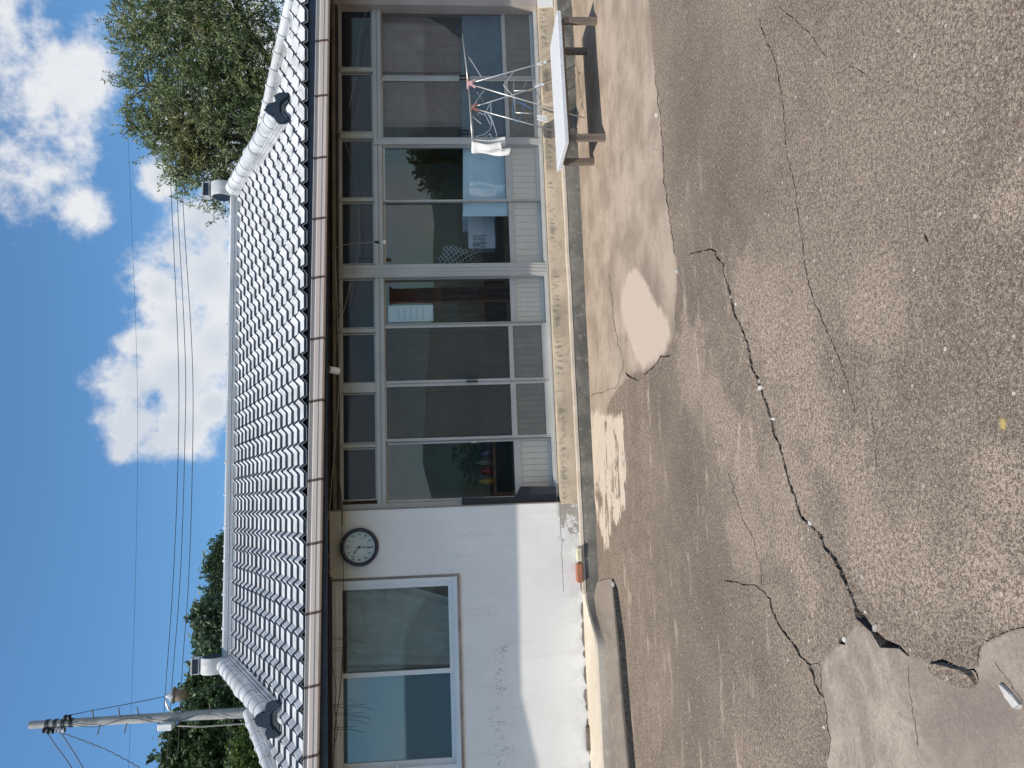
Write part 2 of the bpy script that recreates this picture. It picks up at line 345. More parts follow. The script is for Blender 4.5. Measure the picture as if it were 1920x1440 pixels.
# ------------------------------------------------------------------ ground
def gz(x, y):
    t = max(0, min(1, (y+2.2)/2.0)); t = t*t*(3-2*t)
    return 0.085*t*(1-0.06*(x-2)) + 0.006*noise.noise(Vector((x*0.9, y*0.9, 3)))
def G(V, P):
    p = onz(V, P, 0.0)
    for _ in range(4): p = onz(V, P, gz(p.x, p.y))
    return p
def inpoly(x, y, poly):
    c = False; n = len(poly); j = n-1
    for i in range(n):
        xi, yi = poly[i]; xj, yj = poly[j]
        if (yi > y) != (yj > y) and x < (xj-xi)*(y-yi)/(yj-yi)+xi: c = not c
        j = i
    return c
def sdist(x, y, poly):
    d = 1e9; n = len(poly)
    for i in range(n):
        ax, ay = poly[i]; bx, by = poly[(i+1) % n]; dx, dy = bx-ax, by-ay
        t = max(0, min(1, ((x-ax)*dx+(y-ay)*dy)/(dx*dx+dy*dy+1e-12))); d = min(d, math.hypot(x-ax-dx*t, y-ay-dy*t))
    return d if inpoly(x, y, poly) else -d
def gp(pts): return [(G(V, P).x, G(V, P).y) for V, P in pts]
P_apron = gp([(1211,-60),(1227,139),(1239,222),(1245,337),(1255,416),(1269,495),(1268,560),(1262,640),(1225,690),(1182,700),(1150,740),(1130,790),(1112,900),(1104,1000)]) + [(-1.5,0.2),(8,0.2),(9,-1)]
P_peel  = gp([(1104,760),(1140,762),(1160,765),(1172,775),(1180,900),(1178,975),(1150,1000),(1138,1060),(1122,1000),(1106,900)])
P_diam  = gp([(1180,508),(1195,505),(1225,560),(1250,600),(1256,630),(1245,655),(1205,692),(1190,665),(1168,600),(1165,560)])
P_strip = gp([(1262,560),(1268,540),(1272,500),(1266,470),(1262,560)])
P_smooth= gp([(1605,1170),(1586,1195),(1575,1210),(1562,1216),(1548,1232),(1541,1250),(1540,1290),(1550,1330),(1556,1380),(1556,1400),(1549,1425),(1556,1500),(2020,1520),(2020,1180),(1920,1175),(1890,1184),(1865,1196),(1842,1208),(1832,1250),(1785,1250),(1742,1244),(1708,1228),(1686,1216),(1655,1208),(1635,1186)])
def crack(pts, wfun, seed=0, sub=3):
    """outline of a crack: the photographed line, its two lips jittered"""
    rr = random.Random(seed); L = []; Rr = []; Cc = []; wd_ = [0]
    path = []
    for (a, b) in zip(pts[:-1], pts[1:]):
        k = max(1, int(math.hypot(b[0]-a[0], b[1]-a[1])/max(6, 1.5*wfun(.5, a[0], a[1]))))
        for i in range(k): path.append((lerp(a[0], b[0], i/k), lerp(a[1], b[1], i/k)))
    path.append(pts[-1]); n = len(path)
    for i, (V, P) in enumerate(path):
        a = path[max(0, i-1)]; b = path[min(n-1, i+1)]; dx, dy = b[0]-a[0], b[1]-a[1]; l = math.hypot(dx, dy) or 1
        nx, ny = -dy/l, dx/l; w_ = wfun(i/(n-1), V, P)*rr.uniform(0.45, 1.4); wd_[0] = wd_[0]*.6 + rr.uniform(-1.8, 1.8); j = wd_[0]*(0 if i in (0, n-1) else 1)
        if i in (0, n-1): w_ *= 0.15
        c = G(V+nx*j, P+ny*j); l_ = G(V+nx*(j+w_/2), P+ny*(j+w_/2)); r_ = G(V+nx*(j-w_/2), P+ny*(j-w_/2))
        L.append((l_.x, l_.y)); Rr.append((r_.x, r_.y)); Cc.append((c.x, c.y))
    return L, Cc, Rr
main = [(1292,477),(1312,471),(1332,469),(1341,472),(1346,486),(1356,496),(1355,510),(1369,555),(1377,585),(1395,625),(1404,655),(1410,687),(1422,715),(1437,757),(1445,786),(1461,838),(1477,897),(1504,969),(1520,984),(1540,1004),(1548,1024),(1580,1076),(1599,1123),(1611,1155),(1635,1183),(1655,1206),(1686,1214),(1704,1230)]
def wmain(t, V, P): return 2.6 + (V-1290)/70 + (6 if 1606 < V < 1665 else 0) + (7 if V > 1692 else 0)
cracks = [crack(main, wmain, 1),
  crack([(1350,1086),(1397,1096),(1421,1100),(1443,1123),(1457,1163),(1477,1191),(1500,1230),(1518,1246),(1528,1282),(1546,1311)], lambda t,V,P: 2.2+2.2*t, 2),
  crack([(1519,1247),(1530,1243),(1541,1247)], lambda t,V,P: 2.4, 3),
  crack([(1421,32),(1433,71),(1449,99),(1461,150),(1467,198),(1473,261),(1483,321),(1496,396),(1506,467),(1514,515),(1520,546),(1528,570),(1544,608),(1568,660),(1591,723),(1605,777)], lambda t,V,P: 1.9, 4),
  crack([(1459,8),(1498,45),(1528,75),(1552,107)], lambda t,V,P: 1.6, 5),
  crack([(1590,124),(1612,130),(1631,142)], lambda t,V,P: 2.0, 6),
  crack([(1730,435),(1734,446),(1741,458)], lambda t,V,P: 5, 7),
  crack([(1742,1243),(1766,1239),(1785,1246),(1800,1251)], lambda t,V,P: 5, 8),
  crack([(1812,1256),(1826,1254),(1832,1262),(1835,1280)], lambda t,V,P: 8, 9),
  crack([(1841,1206),(1865,1195),(1892,1183),(1925,1172)], lambda t,V,P: 2.6, 10),
  crack([(1572,1206),(1580,1203),(1585,1197)], lambda t,V,P: 12, 11),
  crack([(1702,1246),(1706,1290),(1712,1340),(1722,1400)], lambda t,V,P: 1.3, 12),
  crack([(1172,697),(1184,708),(1198,716)], lambda t,V,P: 3.5, 13),
  crack([(1205,703),(1222,690),(1240,668),(1258,668)], lambda t,V,P: 3.0, 14),
  crack([(1103,748),(1122,738),(1158,725),(1168,690),(1152,600),(1142,510)], lambda t,V,P: 0.9, 15),
  crack([(1227,139),(1239,222),(1245,337),(1255,416),(1266,480)], lambda t,V,P: 1.6, 16),
  crack([(1541,1250),(1539,1290),(1549,1330),(1555,1380),(1555,1410),(1549,1430),(1555,1480)], lambda t,V,P: 1.5, 19),
  crack([(1842,1207),(1836,1225),(1834,1250)], lambda t,V,P: 2.2, 20),
  crack([(1865,1240),(1880,1262),(1893,1283),(1905,1300),(1925,1328)], lambda t,V,P: 1.5, 21),
  crack([(1635,780),(1640,842),(1650,897)], lambda t,V,P: 1.4, 17),
  crack([(1362,880),(1380,930),(1395,975),(1412,1010),(1425,1060),(1432,1100)], lambda t,V,P: 1.3, 18)]
drainN = gp([(1147,1085),(1150,1105),(1160,1200),(1168,1300),(1181,1440),(1187,1520)])
drainF = gp([(1151,1085),(1159,1105),(1172,1200),(1180,1300),(1192,1440),(1199,1520)])
# near sheet, triangulated round every crack
pts = []; edges = []; faces = []
X0, X1, Y0, Y1 = -4.2, 6.6, -7.2, -0.02
step = 0.065
ny = int((Y1-Y0)/step); nx = int((X1-X0)/step)
for j in range(ny+1):
    for i in range(nx+1):
        jx = 0 if i in (0, nx) else rnd(-.2, .2)*step; jy = 0 if j in (0, ny) else rnd(-.2, .2)*step
        pts.append(Vector((X0+(X1-X0)*i/nx+jx, Y0+(Y1-Y0)*j/ny+jy)))
outl = []
for L, Cc, Rr in cracks: outl.append(L + Rr[::-1])
outl.append(drainN + drainF[::-1])
outl = [[(x, y) for x, y in o if y < Y1] for o in outl]
for o in outl:
    b = len(pts); pts += [Vector(p) for p in o]; faces.append(list(range(b, b+len(o))))
b = len(pts); sm = P_smooth; pts += [Vector(p) for p in sm]; edges += [(b+i, b+(i+1) % len(sm)) for i in range(len(sm))]
ov, oe, of, _, _, ofo = delaunay_2d_cdt(pts, edges, faces, 0, 1e-5)
gv = [(p.x, p.y, gz(p.x, p.y)) for p in ov]
gf = [tuple(f) for f, src in zip(of, ofo) if not src]
me = bpy.data.meshes.new('yard'); me.from_pydata(gv, [], gf)
def lvl(poly, soft):
    xs = [p[0] for p in poly]; ys = [p[1] for p in poly]; bx = (min(xs)-soft, max(xs)+soft, min(ys)-soft, max(ys)+soft); out = []
    for x, y, z in gv:
        if bx[0] < x < bx[1] and bx[2] < y < bx[3]: out.append(max(0, min(1, 0.5+sdist(x, y, poly)/(2*soft))))
        else: out.append(0.0)
    return out
for nm, poly, soft in (('apron', P_apron, .12), ('peel', P_peel, .10), ('diamond', P_diam, .10), ('smooth', P_smooth, .05)):
    a = me.attributes.new(nm, 'FLOAT', 'POINT'); a.data.foreach_set('value', lvl(poly, soft))
# soft pale wash beside the cracks, dark wet-looking stain beyond
def blobmask(lst):
    q = [(G(V, P), r) for V, P, r in lst]; out = []
    for x, y, z in gv:
        m_ = 0
        for p, r in q: m_ = max(m_, 1-math.hypot(x-p.x, (y-p.y))/r)
        out.append(max(0, m_))
    return out
a = me.attributes.new('pale', 'FLOAT', 'POINT'); a.data.foreach_set('value', blobmask([(1400,540,.35),(1440,600,.45),(1490,660,.4),(1500,740,.35),(1640,580,.35),(1530,800,.3),(1300,700,.5),(1340,780,.35),(1480,900,.4),(1400,1000,.4),(1620,1000,.35),(1700,1050,.3),(1860,1100,.25),(1890,380,.15),(1880,920,.2),(1600,900,.3),(1285,640,.3),(1305,690,.3),(1330,740,.28),(1365,800,.28),(1400,860,.26),(1435,930,.26),(1470,1010,.25),(1510,1090,.22)]))
a = me.attributes.new('dark', 'FLOAT', 'POINT'); a.data.foreach_set('value', blobmask([(1240,760,.55),(1290,900,.8),(1230,560,.3),(1300,560,.4),(1330,1100,.9),(1300,1300,.8),(1420,1250,.4),(1300,200,.8),(1350,350,.7),(1215,530,.3),(1850,1350,.35),(1780,1400,.3),(1270,620,.3)]))
def yard_mat():
    m = bpy.data.materials.new('aged_yard_concrete'); m.use_nodes = True; t = NT(m.node_tree); p = t.n['Principled BSDF']
    v = t.node('ShaderNodeTexCoord').outputs['Object']
    A = lambda n: t.node('ShaderNodeAttribute', attribute_name=n).outputs['Fac']
    big = t.noise(v, 0.9, 6, 0.6, 0.5); mid = t.noise(v, 5.5, 7, 0.68, 0.3); fine = t.noise(v, 62, 6, 0.75); vf = t.noise(v, 190, 4, 0.8)
    vo = t.node('ShaderNodeTexVoronoi', i_Scale=130.0); t.l.new(v, vo.inputs['Vector'])
    vo2 = t.node('ShaderNodeTexVoronoi', i_Scale=46.0); t.l.new(v, vo2.inputs['Vector'])
    # weathered aggregate concrete
    base = t.mix(t.ramp(big, 0.36, 0.64), (0.245,0.208,0.172), (0.335,0.285,0.232))
    base = t.mix(t.m('MULTIPLY', t.ramp(mid, 0.40, 0.72), 0.6), base, (0.40,0.34,0.275))
    base = t.mix(t.m('MULTIPLY', A('dark'), 0.75), base, (0.165,0.145,0.122))
    palef = t.ramp(t.m('ADD', A('pale'), t.m('MULTIPLY', t.m('SUBTRACT', mid, 0.5), 1.6)), 0.15, 0.75)
    base = t.mix(t.m('MULTIPLY', palef, 0.75), base, (0.47,0.40,0.325))
    grain = t.m('ADD', t.m('MULTIPLY', fine, 0.42), t.m('MULTIPLY', vf, 0.58))
    base = t.mix(t.m('MULTIPLY', t.ramp(grain, 0.55, 0.45), 0.86), base, (0.075,0.062,0.050))
    cellc = t.node('ShaderNodeSeparateColor'); t.l.new(vo.outputs['Color'], cellc.inputs[0])
    peb = t.m('MULTIPLY', t.ramp(cellc.outputs[0], 0.72, 0.78), t.ramp(vo.outputs['Distance'], 0.48, 0.32))
    base = t.mix(t.m('MULTIPLY', peb, 0.62), base, t.mix(cellc.outputs[1], (0.42,0.36,0.30), (0.60,0.53,0.42)))
    cell2 = t.node('ShaderNodeSeparateColor'); t.l.new(vo2.outputs['Color'], cell2.inputs[0])
    peb2 = t.m('MULTIPLY', t.ramp(cell2.outputs[0], 0.975, 0.985), t.ramp(vo2.outputs['Distance'], 0.36, 0.28))
    base = t.mix(t.m('MULTIPLY', peb2, 0.8), base, t.mix(cell2.outputs[1], (0.30,0.20,0.16), (0.62,0.60,0.56)))
    # long worn streaks running along the house front
    mp = t.node('ShaderNodeMapping'); t.l.new(v, mp.inputs[0]); mp.inputs['Scale'].default_value = (0.5, 2.3, 1); mp.inputs['Rotation'].default_value = (0,0,R(-14))
    st = t.noise(mp.outputs[0], 3.0, 7, 0.7, 0.4)
    sy = t.node('ShaderNodeSeparateXYZ'); t.l.new(v, sy.inputs[0])
    zone = t.m('MULTIPLY', t.ramp(sy.outputs[1], -4.9, -3.4), t.ramp(sy.outputs[0], 2.6, 1.2))
    base = t.mix(t.m('MULTIPLY', t.m('MULTIPLY', t.ramp(st, 0.55, 0.68), t.m('MULTIPLY', zone, t.ramp(mid, 0.38, 0.6))), 0.62), base, (0.56,0.49,0.40))
    # smooth beige apron by the house
    apc = t.mix(t.ramp(t.noise(v, 2.2, 6, 0.65), 0.35, 0.65), (0.30,0.255,0.205), (0.46,0.40,0.33))
    apc = t.mix(t.m('MULTIPLY', A('dark'), 1.0), apc, (0.22,0.19,0.155))
    apc = t.mix(t.m('MULTIPLY', t.ramp(st, 0.52, 0.66), 0.45), apc, (0.52,0.45,0.36))
    apc = t.mix(t.m('MULTIPLY', t.ramp(grain, 0.55, 0.42), 0.45), apc, (0.14,0.12,0.10))
    apf = t.ramp(t.m('ADD', A('apron'), t.m('MULTIPLY', t.m('SUBTRACT', mid, 0.5), 0.5)), 0.38, 0.60)
    col = t.mix(apf, base, apc)
    # fresh diamond-shaped mortar repair
    dia = t.ramp(t.m('ADD', A('diamond'), t.m('MULTIPLY', t.m('SUBTRACT', mid, 0.5), 0.9)), 0.30, 0.62)
    col = t.mix(dia, col, t.mix(t.ramp(fine, 0.35, 0.6), (0.44,0.38,0.315), (0.52,0.455,0.385)))
    # peeling cream screed
    pf = t.ramp(t.m('ADD', t.m('MULTIPLY', A('peel'), 0.5), t.m('ADD', t.m('MULTIPLY', st, 1.1), t.m('MULTIPLY', mid, 0.5))), 1.20, 1.27)
    pf = t.m('MULTIPLY', pf, t.ramp(A('peel'), 0.15, 0.5))
    col = t.mix(pf, col, t.mix(t.ramp(fine, 0.3, 0.6), (0.46,0.41,0.34), (0.60,0.54,0.45)))
    # smooth trowelled repair in the foreground
    smc = t.mix(t.ramp(t.noise(v, 2.6, 6, 0.62, 0.8), 0.36, 0.66), (0.25,0.22,0.19), (0.41,0.36,0.305))
    smc = t.mix(t.m('MULTIPLY', t.ramp(t.noise(v, 7.5, 7, 0.7, 0.6), 0.48, 0.66), 0.55), smc, (0.18,0.158,0.145))
    smc = t.mix(t.m('MULTIPLY', t.ramp(fine, 0.50, 0.62), 0.30), smc, (0.47,0.42,0.36))
    smc = t.mix(t.m('MULTIPLY', A('dark'), 0.7), smc, (0.20,0.175,0.155))
    smc = t.mix(t.m('MULTIPLY', t.ramp(grain, 0.53, 0.42), 0.35), smc, (0.16,0.14,0.115))
    smf = t.ramp(A('smooth'), 0.42, 0.58)
    col = t.mix(smf, col, smc)
    # the odd moss-yellow smudge
    ye = t.node('ShaderNodeVectorMath', operation='DISTANCE'); t.l.new(v, ye.inputs[0]); yp = G(1880, 795); ye.inputs[1].default_value = yp
    col = t.mix(t.m('MULTIPLY', t.ramp(t.m('ADD', ye.outputs['Value'], t.m('MULTIPLY', fine, 0.05)), 0.045, 0.030), 0.8), col, (0.55,0.42,0.14))
    col = t.mix(1.0, col, (1.03,0.955,0.905), 'MULTIPLY')
    t.put(p.inputs['Base Color'], col); p.inputs['Roughness'].default_value = 0.95; p.inputs['Specular IOR Level'].default_value = 0.2
    h = t.m('ADD', t.m('MULTIPLY', mid, 0.9), t.m('ADD', t.m('MULTIPLY', fine, 0.8), t.m('MULTIPLY', t.m('ADD', vf, t.m('MULTIPLY', peb, 0.6)), 0.35)))
    h = t.m('MULTIPLY', h, t.m('SUBTRACT', 1.0, t.m('MULTIPLY', t.m('MAXIMUM', smf, apf), 0.55)))
    h = t.m('ADD', h, t.m('ADD', t.m('MULTIPLY', smf, 0.9), t.m('MULTIPLY', pf, 0.35)))
    bn = t.node('ShaderNodeBump', i_Strength=0.55, i_Distance=0.012); t.put(bn.inputs['Height'], h); t.l.new(bn.outputs[0], p.inputs['Normal'])
    return m
ym = yard_mat(); me.materials.append(ym)
me.polygons.foreach_set('use_smooth', [True]*len(me.polygons)); me.update()
struct(link('yard_ground', me))
# crack beds
cb = MB()
for L, Cc, Rr in cracks:
    n = len(L); vs = []
    for i in range(n):
        wd = math.hypot(L[i][0]-Rr[i][0], L[i][1]-Rr[i][1]); dp = min(0.07, 0.012+wd*1.6)
        for q, dz in ((L[i], 0), (Cc[i], -dp), (Rr[i], 0)):
            vs.append((q[0], q[1], gz(q[0], q[1])+dz-(0.0004 if dz == 0 else 0)))
    fs = []
    for i in range(n-1):
        a = i*3; fs += [(a, a+3, a+4, a+1), (a+1, a+4, a+5, a+2)]
    cb.add(vs, fs)
struct(cb.obj('ground_cracks', dirtm))
# drain channel floor and sides
db = MB(); n = len(drainN); vs = []
for a_, b_ in zip(drainN, drainF):
    for q, dz in ((a_, 0), (a_, -.09), (b_, -.09), (b_, 0)): vs.append((q[0], q[1], gz(*q)+dz-0.0005))
fs = []
for i in range(n-1):
    a = i*4; fs += [(a, a+4, a+5, a+1), (a+1, a+5, a+6, a+2), (a+2, a+6, a+7, a+3)]
struct(db.add(vs, fs).obj('drain_channel', gravm))
gr = MB(); rr = random.Random(5)
for k in range(420):
    i = rr.randrange(1, n-1); t = rr.random(); s_ = rr.random()
    ax, ay = lerp(drainN[i][0], drainN[i+1][0], t), lerp(drainN[i][1], drainN[i+1][1], t); bx, by = lerp(drainF[i][0], drainF[i+1][0], t), lerp(drainF[i][1], drainF[i+1][1], t)
    x, y = lerp(ax, bx, s_), lerp(ay, by, s_); z = gz(x, y)-.09; r_ = rr.uniform(.006, .018)
    vs = [(x+r_*math.cos(a)*rr.uniform(.7, 1.2), y+r_*math.sin(a)*rr.uniform(.7, 1.2), z) for a in (0, 1.3, 2.5, 3.8, 5)]+[(x, y, z+r_*1.1)]
    gr.add(vs, [(0,1,5),(1,2,5),(2,3,5),(3,4,5),(4,0,5)])
stuff(tag(gr.obj('gravel', stonem), 'dark rubble and pebbles lying in the drain channel left of the house front', 'gravel'))
# land beyond the yard
land = MB(); far = 1500
for (x0, x1, y0, y1) in ((-far, X0, -far, far), (X1, far, -far, far), (X0, X1, -far, Y0), (X0, X1, 9.0, far)):
    land.add([(x0,y0,0),(x1,y0,0),(x1,y1,0),(x0,y1,0)], [(0,1,2,3)])
land.add([(X0,Y1,0.02),(X1,Y1,0.02),(X1,9,0.02),(X0,9,0.02)], [(0,1,2,3)])
landm = concrete('earth_and_grass', (0.035,0.05,0.02), (0.06,0.055,0.03), (0.025,0.04,0.015), 0.2, 0.4, (0.05,0.05,0.03))
struct(land.obj('land', landm))

# ------------------------------------------------------------------ house
house = empty('house', 'low white-walled house with white tiled roof and a long row of sliding doors', 'house')
YD = 0.13          # plane of the door line
Z_SILL = 0.455
# walls
xl = at(850, 949, 0).x; xr = at(850, 8, 0).x
wx0, wx1 = at(740, 1085, 0).x, at(740, 1446, 0).x
wz0, wz1 = at(860, 1260, 0).z, at(622, 1260, 0).z
wb = MB()
zb, zt = 0.24, 2.98
wb.box(wx0, xl, 0, .22, zb, zt); wb.box(-6.0, wx1, 0, .22, zb, zt); wb.box(wx1, wx0, 0, .22, zb, wz0); wb.box(wx1, wx0, 0, .22, wz1, zt)
wb.obj('wall', wallm, house)
b_ = MB(); b_.box(xr, 7.2, 0.02, .24, Z_SILL, zt); b_.box(xr, 7.2, -0.002, 0.2, 0.26, Z_SILL-0.004); b_.obj('end_wall', mat('brown_wall_paint', (0.42,0.36,0.32), 0.8, 0.1, 3), house)
MB().box(xr-0.03, 7.2, -0.015, -0.003, 0.27, Z_SILL-0.01).obj('white_footing', mat('white_footing_paint', (0.84,0.83,0.80), 0.8, 0.04), house)
# gables and back so that the house is closed
b_ = MB(); b_.box(-6.0, -5.78, .22, 5.6, zb, zt); b_.box(6.98, 7.2, .24, 5.6, zb, zt); b_.box(-6.0, 7.2, 5.6, 5.8, zb, zt); b_.box(-6, 7.2, .25, 5.6, 2.90, 2.96)
b_.obj('rear_walls', wallm, house)
# foundation under the doors: front face, narrow ledge, dark lower course
def wob(x, s=1.0, k=3.0): return 0.006*s*noise.noise(Vector((x*k, 1.7, 0)))
def strip(name, rows, m, x0, x1, nseg=60, parent=house):
    mb = MB(); vs = []
    for i in range(nseg+1):
        x = lerp(x0, x1, i/nseg)
        for q in rows: vs.append((x, q[0](x) if callable(q[0]) else q[0], q[1](x) if callable(q[1]) else q[1]))
    k = len(rows); fs = []
    for i in range(nseg):
        for j in range(k-1): a = i*k+j; fs.append((a, a+1, a+1+k, a+k))
    return smooth_angle(mb.add(vs, fs).obj(name, m, parent), 40)
LX = at(1098, 1108, 0).x-.02
ledz = lambda x: 0.262+0.006*noise.noise(Vector((x*2.1, 9, 0)))
strip('foundation', [(YD+0.05, Z_SILL-0.012), (0.004, Z_SILL-0.012), (lambda x: -0.004+wob(x), Z_SILL-0.022), (lambda x: -0.012+wob(x, 1.3, 5), ledz)], found, xl-0.02, xr)
strip('foundation_ledge', [(lambda x: -0.008, lambda x: ledz(x)+0.001), (lambda x: -0.052+wob(x, 1.5), lambda x: ledz(x)-0.006), (lambda x: -0.057+wob(x, 1.5), lambda x: ledz(x)-0.034)], found2, LX, 7.2)
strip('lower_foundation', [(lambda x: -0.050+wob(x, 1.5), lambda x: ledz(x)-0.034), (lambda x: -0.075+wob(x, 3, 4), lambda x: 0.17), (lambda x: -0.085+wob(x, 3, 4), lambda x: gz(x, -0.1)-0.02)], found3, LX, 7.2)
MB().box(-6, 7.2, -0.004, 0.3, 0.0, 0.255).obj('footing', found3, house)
# left: cream mortar ledge, grey face, brown apron slab
lx0, lx1 = -6.0, at(1098, 1108, 0).x
def tap(x, a, b):
    t = max(0, min(1, (lx1-x)/.45)); return lerp(a, b, t*t*(3-2*t))
def yz(V, P, z): return onz(V, P, z).y
yA = yz(1121, 1300, .245); yB = yz(1132, 1300, .20); yC = yz(1156, 1300, gz(-1.5,-.5)+.06)
strip('mortar_ledge', [(-0.003, .262), (lambda x: tap(x, -.052, yA)+wob(x, 3, 2), .243), (lambda x: tap(x, -.057, yA-0.012)+wob(x, 3, 2), .225)], cream, lx0, lx1)
strip('ledge_face', [(lambda x: tap(x, -.057, yA-0.012)+wob(x, 3, 2), .225), (lambda x: tap(x, -.075, yB-0.02)+wob(x, 4, 3), lambda x: tap(x, .12, .165)), (lambda x: tap(x, -.085, yB-0.03)+wob(x, 4, 3), lambda x: tap(x, .07, .13))], slabm, lx0, lx1)
# apron slab follows the drain's near lip
ap = MB(); vs = []
tp = [Vector((lerp(drainN[a][0], drainN[a+1][0], t), lerp(drainN[a][1], drainN[a+1][1], t)+.001, 0)) for a, t in ((0,0),(0,.5),(1,0),(1,.35),(1,.7),(2,0),(2,.5),(3,.0),(4,0),(4,1))]
nst = len(tp)
for i, p in enumerate(tp):
    xb = p.x*0.985; yb = tap(xb, -.075, yB-.005); q_ = [1, .55, .2, 0, 0, 0, 0, 0, 0, 0][i]; xb = lerp(xb, p.x, q_); yb = lerp(yb, p.y+.01, q_); h_ = [0.004, .015, .03, .05, .065, .07, .07, .07, .07, .07][i]
    for t_ in (0, .35, .7, .94): vs.append((lerp(xb, p.x, t_), lerp(yb, p.y, t_), gz(lerp(xb, p.x, t_), lerp(yb, p.y, t_))+h_*(1.15-.75*t_)+.003*noise.noise(Vector((p.x*3, t_*4, 1)))))
    vs += [(p.x, p.y, gz(p.x, p.y)+h_*.25), (p.x, p.y, gz(p.x, p.y)-.10)]
fs = []
for i in range(nst-1):
    for j in range(5): a = i*6+j; fs.append((a, a+1, a+7, a+6))
struct(ap.add(vs, fs).obj('apron_slab', slabb))
# loose broken mortar line at the wall foot
rr = random.Random(9); foot = MB(); x = -3.2
while x < xl-0.65:
    w_ = rr.uniform(.06, .22); h = rr.uniform(.012, .03)
    foot.add([(x, -.012, .262), (x+w_, -.012, .262), (x+w_*.9, -.016, .262+h), (x+w_*.5, -.018, .265+h*1.2), (x+w_*.1, -.014, .262+h*.8), (x, .0, .262), (x+w_, .0, .262), (x+w_*.5, 0.001, .268+h*1.2)], [(0,1,2,3,4),(4,3,7,5),(3,2,6,7)])
    x += w_*rr.uniform(.8, 1.6)
foot.obj('broken_mortar', slabm, house)

# ---- doors and transoms
TZ1, TZ0 = at(640, 480, YD).z, at(699, 480, YD).z         # transom glass
HZ1, HZ0 = at(703, 480, YD).z, at(719, 480, YD).z         # head rail
fr = MB()
X = lambda P, V=850, y=YD: at(V, P, y).x
jl0, jl1 = X(948), X(939); 
fr.box(jl0, jl1, YD-.03, YD+.07, Z_SILL, TZ1+.02)
fr.box(X(18), X(9), YD-.03, YD+.07, Z_SILL, TZ1+.02)
fr.box(jl1, X(18), YD-.025, YD+.07, HZ0, HZ0+(HZ1-HZ0)*.42); fr.box(jl1, X(18), YD-.025, YD+.07, HZ0+(HZ1-HZ0)*.55, HZ1+.0)
fr.box(jl1, X(18), YD-.012, YD+.06, HZ0+(HZ1-HZ0)*.42, HZ0+(HZ1-HZ0)*.55)
fr.box(jl1, X(18), YD-.028, YD+.07, Z_SILL-.002, Z_SILL+.035); fr.box(jl1, X(18), YD-.05, YD-.028, Z_SILL-.006, Z_SILL+.016)
fr.box(jl1, X(18), YD-.02, YD+.07, TZ1+.001, TZ1+.02)
fr.obj('door_frame', alu, house)
pm = MB()                                                     # central post, three flutes
a0, a1 = X(520), X(497)
pm.box(a0, a1, YD-.045, YD+.075, Z_SILL+.001, TZ1+.019)
for k in (.14, .42, .70): pm.box(lerp(a0, a1, k), lerp(a0, a1, k+.12), YD-.052, YD-.045, Z_SILL+.02, TZ1)
pm.obj('frame_post', alu, house)
p2 = MB(); p2.box(X(273), X(263), YD-.04, YD+.07, Z_SILL+.002, HZ1-.002); p2.obj('frame_post', alu, house)
p2 = MB(); p2.box(at(670,737,YD).x, at(670,720,YD).x, YD-.035, YD+.07, HZ1+.001, TZ1+.018); p2.obj('frame_post', alu, house)
for Pl, Pr in ((840,833),(625,617),(379,373),(262,250),(137,128)):
    q = MB(); xa, xb = at(670, Pl, YD).x, at(670, Pr, YD).x
    q.tube([((xa+xb)/2, YD-.012, HZ1), ((xa+xb)/2, YD-.012, TZ1)], (xb-xa)*.55, 10); smooth_angle(q.obj('transom_mullion', alu, house))
for Pl, Pr in ((939,841),(832,738),(719,626),(616,524),(496,380),(372,263),(248,138),(127,19)):
    xa, xb = at(670, Pl, YD).x, at(670, Pr, YD).x
    q = MB(); e = .028
    q.box(xa, xb, YD, YD+.03, HZ1, TZ0-.004); q.box(xa, xb, YD+.001, YD+.03, TZ1-.012, TZ1); q.box(xa, xa+.012, YD+.002, YD+.03, TZ0-.004, TZ1-.012); q.box(xb-.012, xb, YD+.002, YD+.03, TZ0-.004, TZ1-.012)
    sh = q.obj('transom_window', alu, house)
    MB().box(xa+.010, xb-.010, YD+.012, YD+.016, TZ0-.006, TZ1-.010).obj('pane', G_TRANS, sh)
hmesh = MB(); hmesh.box(-.006,.006,-.03,-.008,-.055,.055)
for s_ in (-1, 1): hmesh.tube([(0,-.002,.05*s_),(0,-.03,.05*s_)], .010, 8)
hmesh = hmesh.mesh('handle', black)
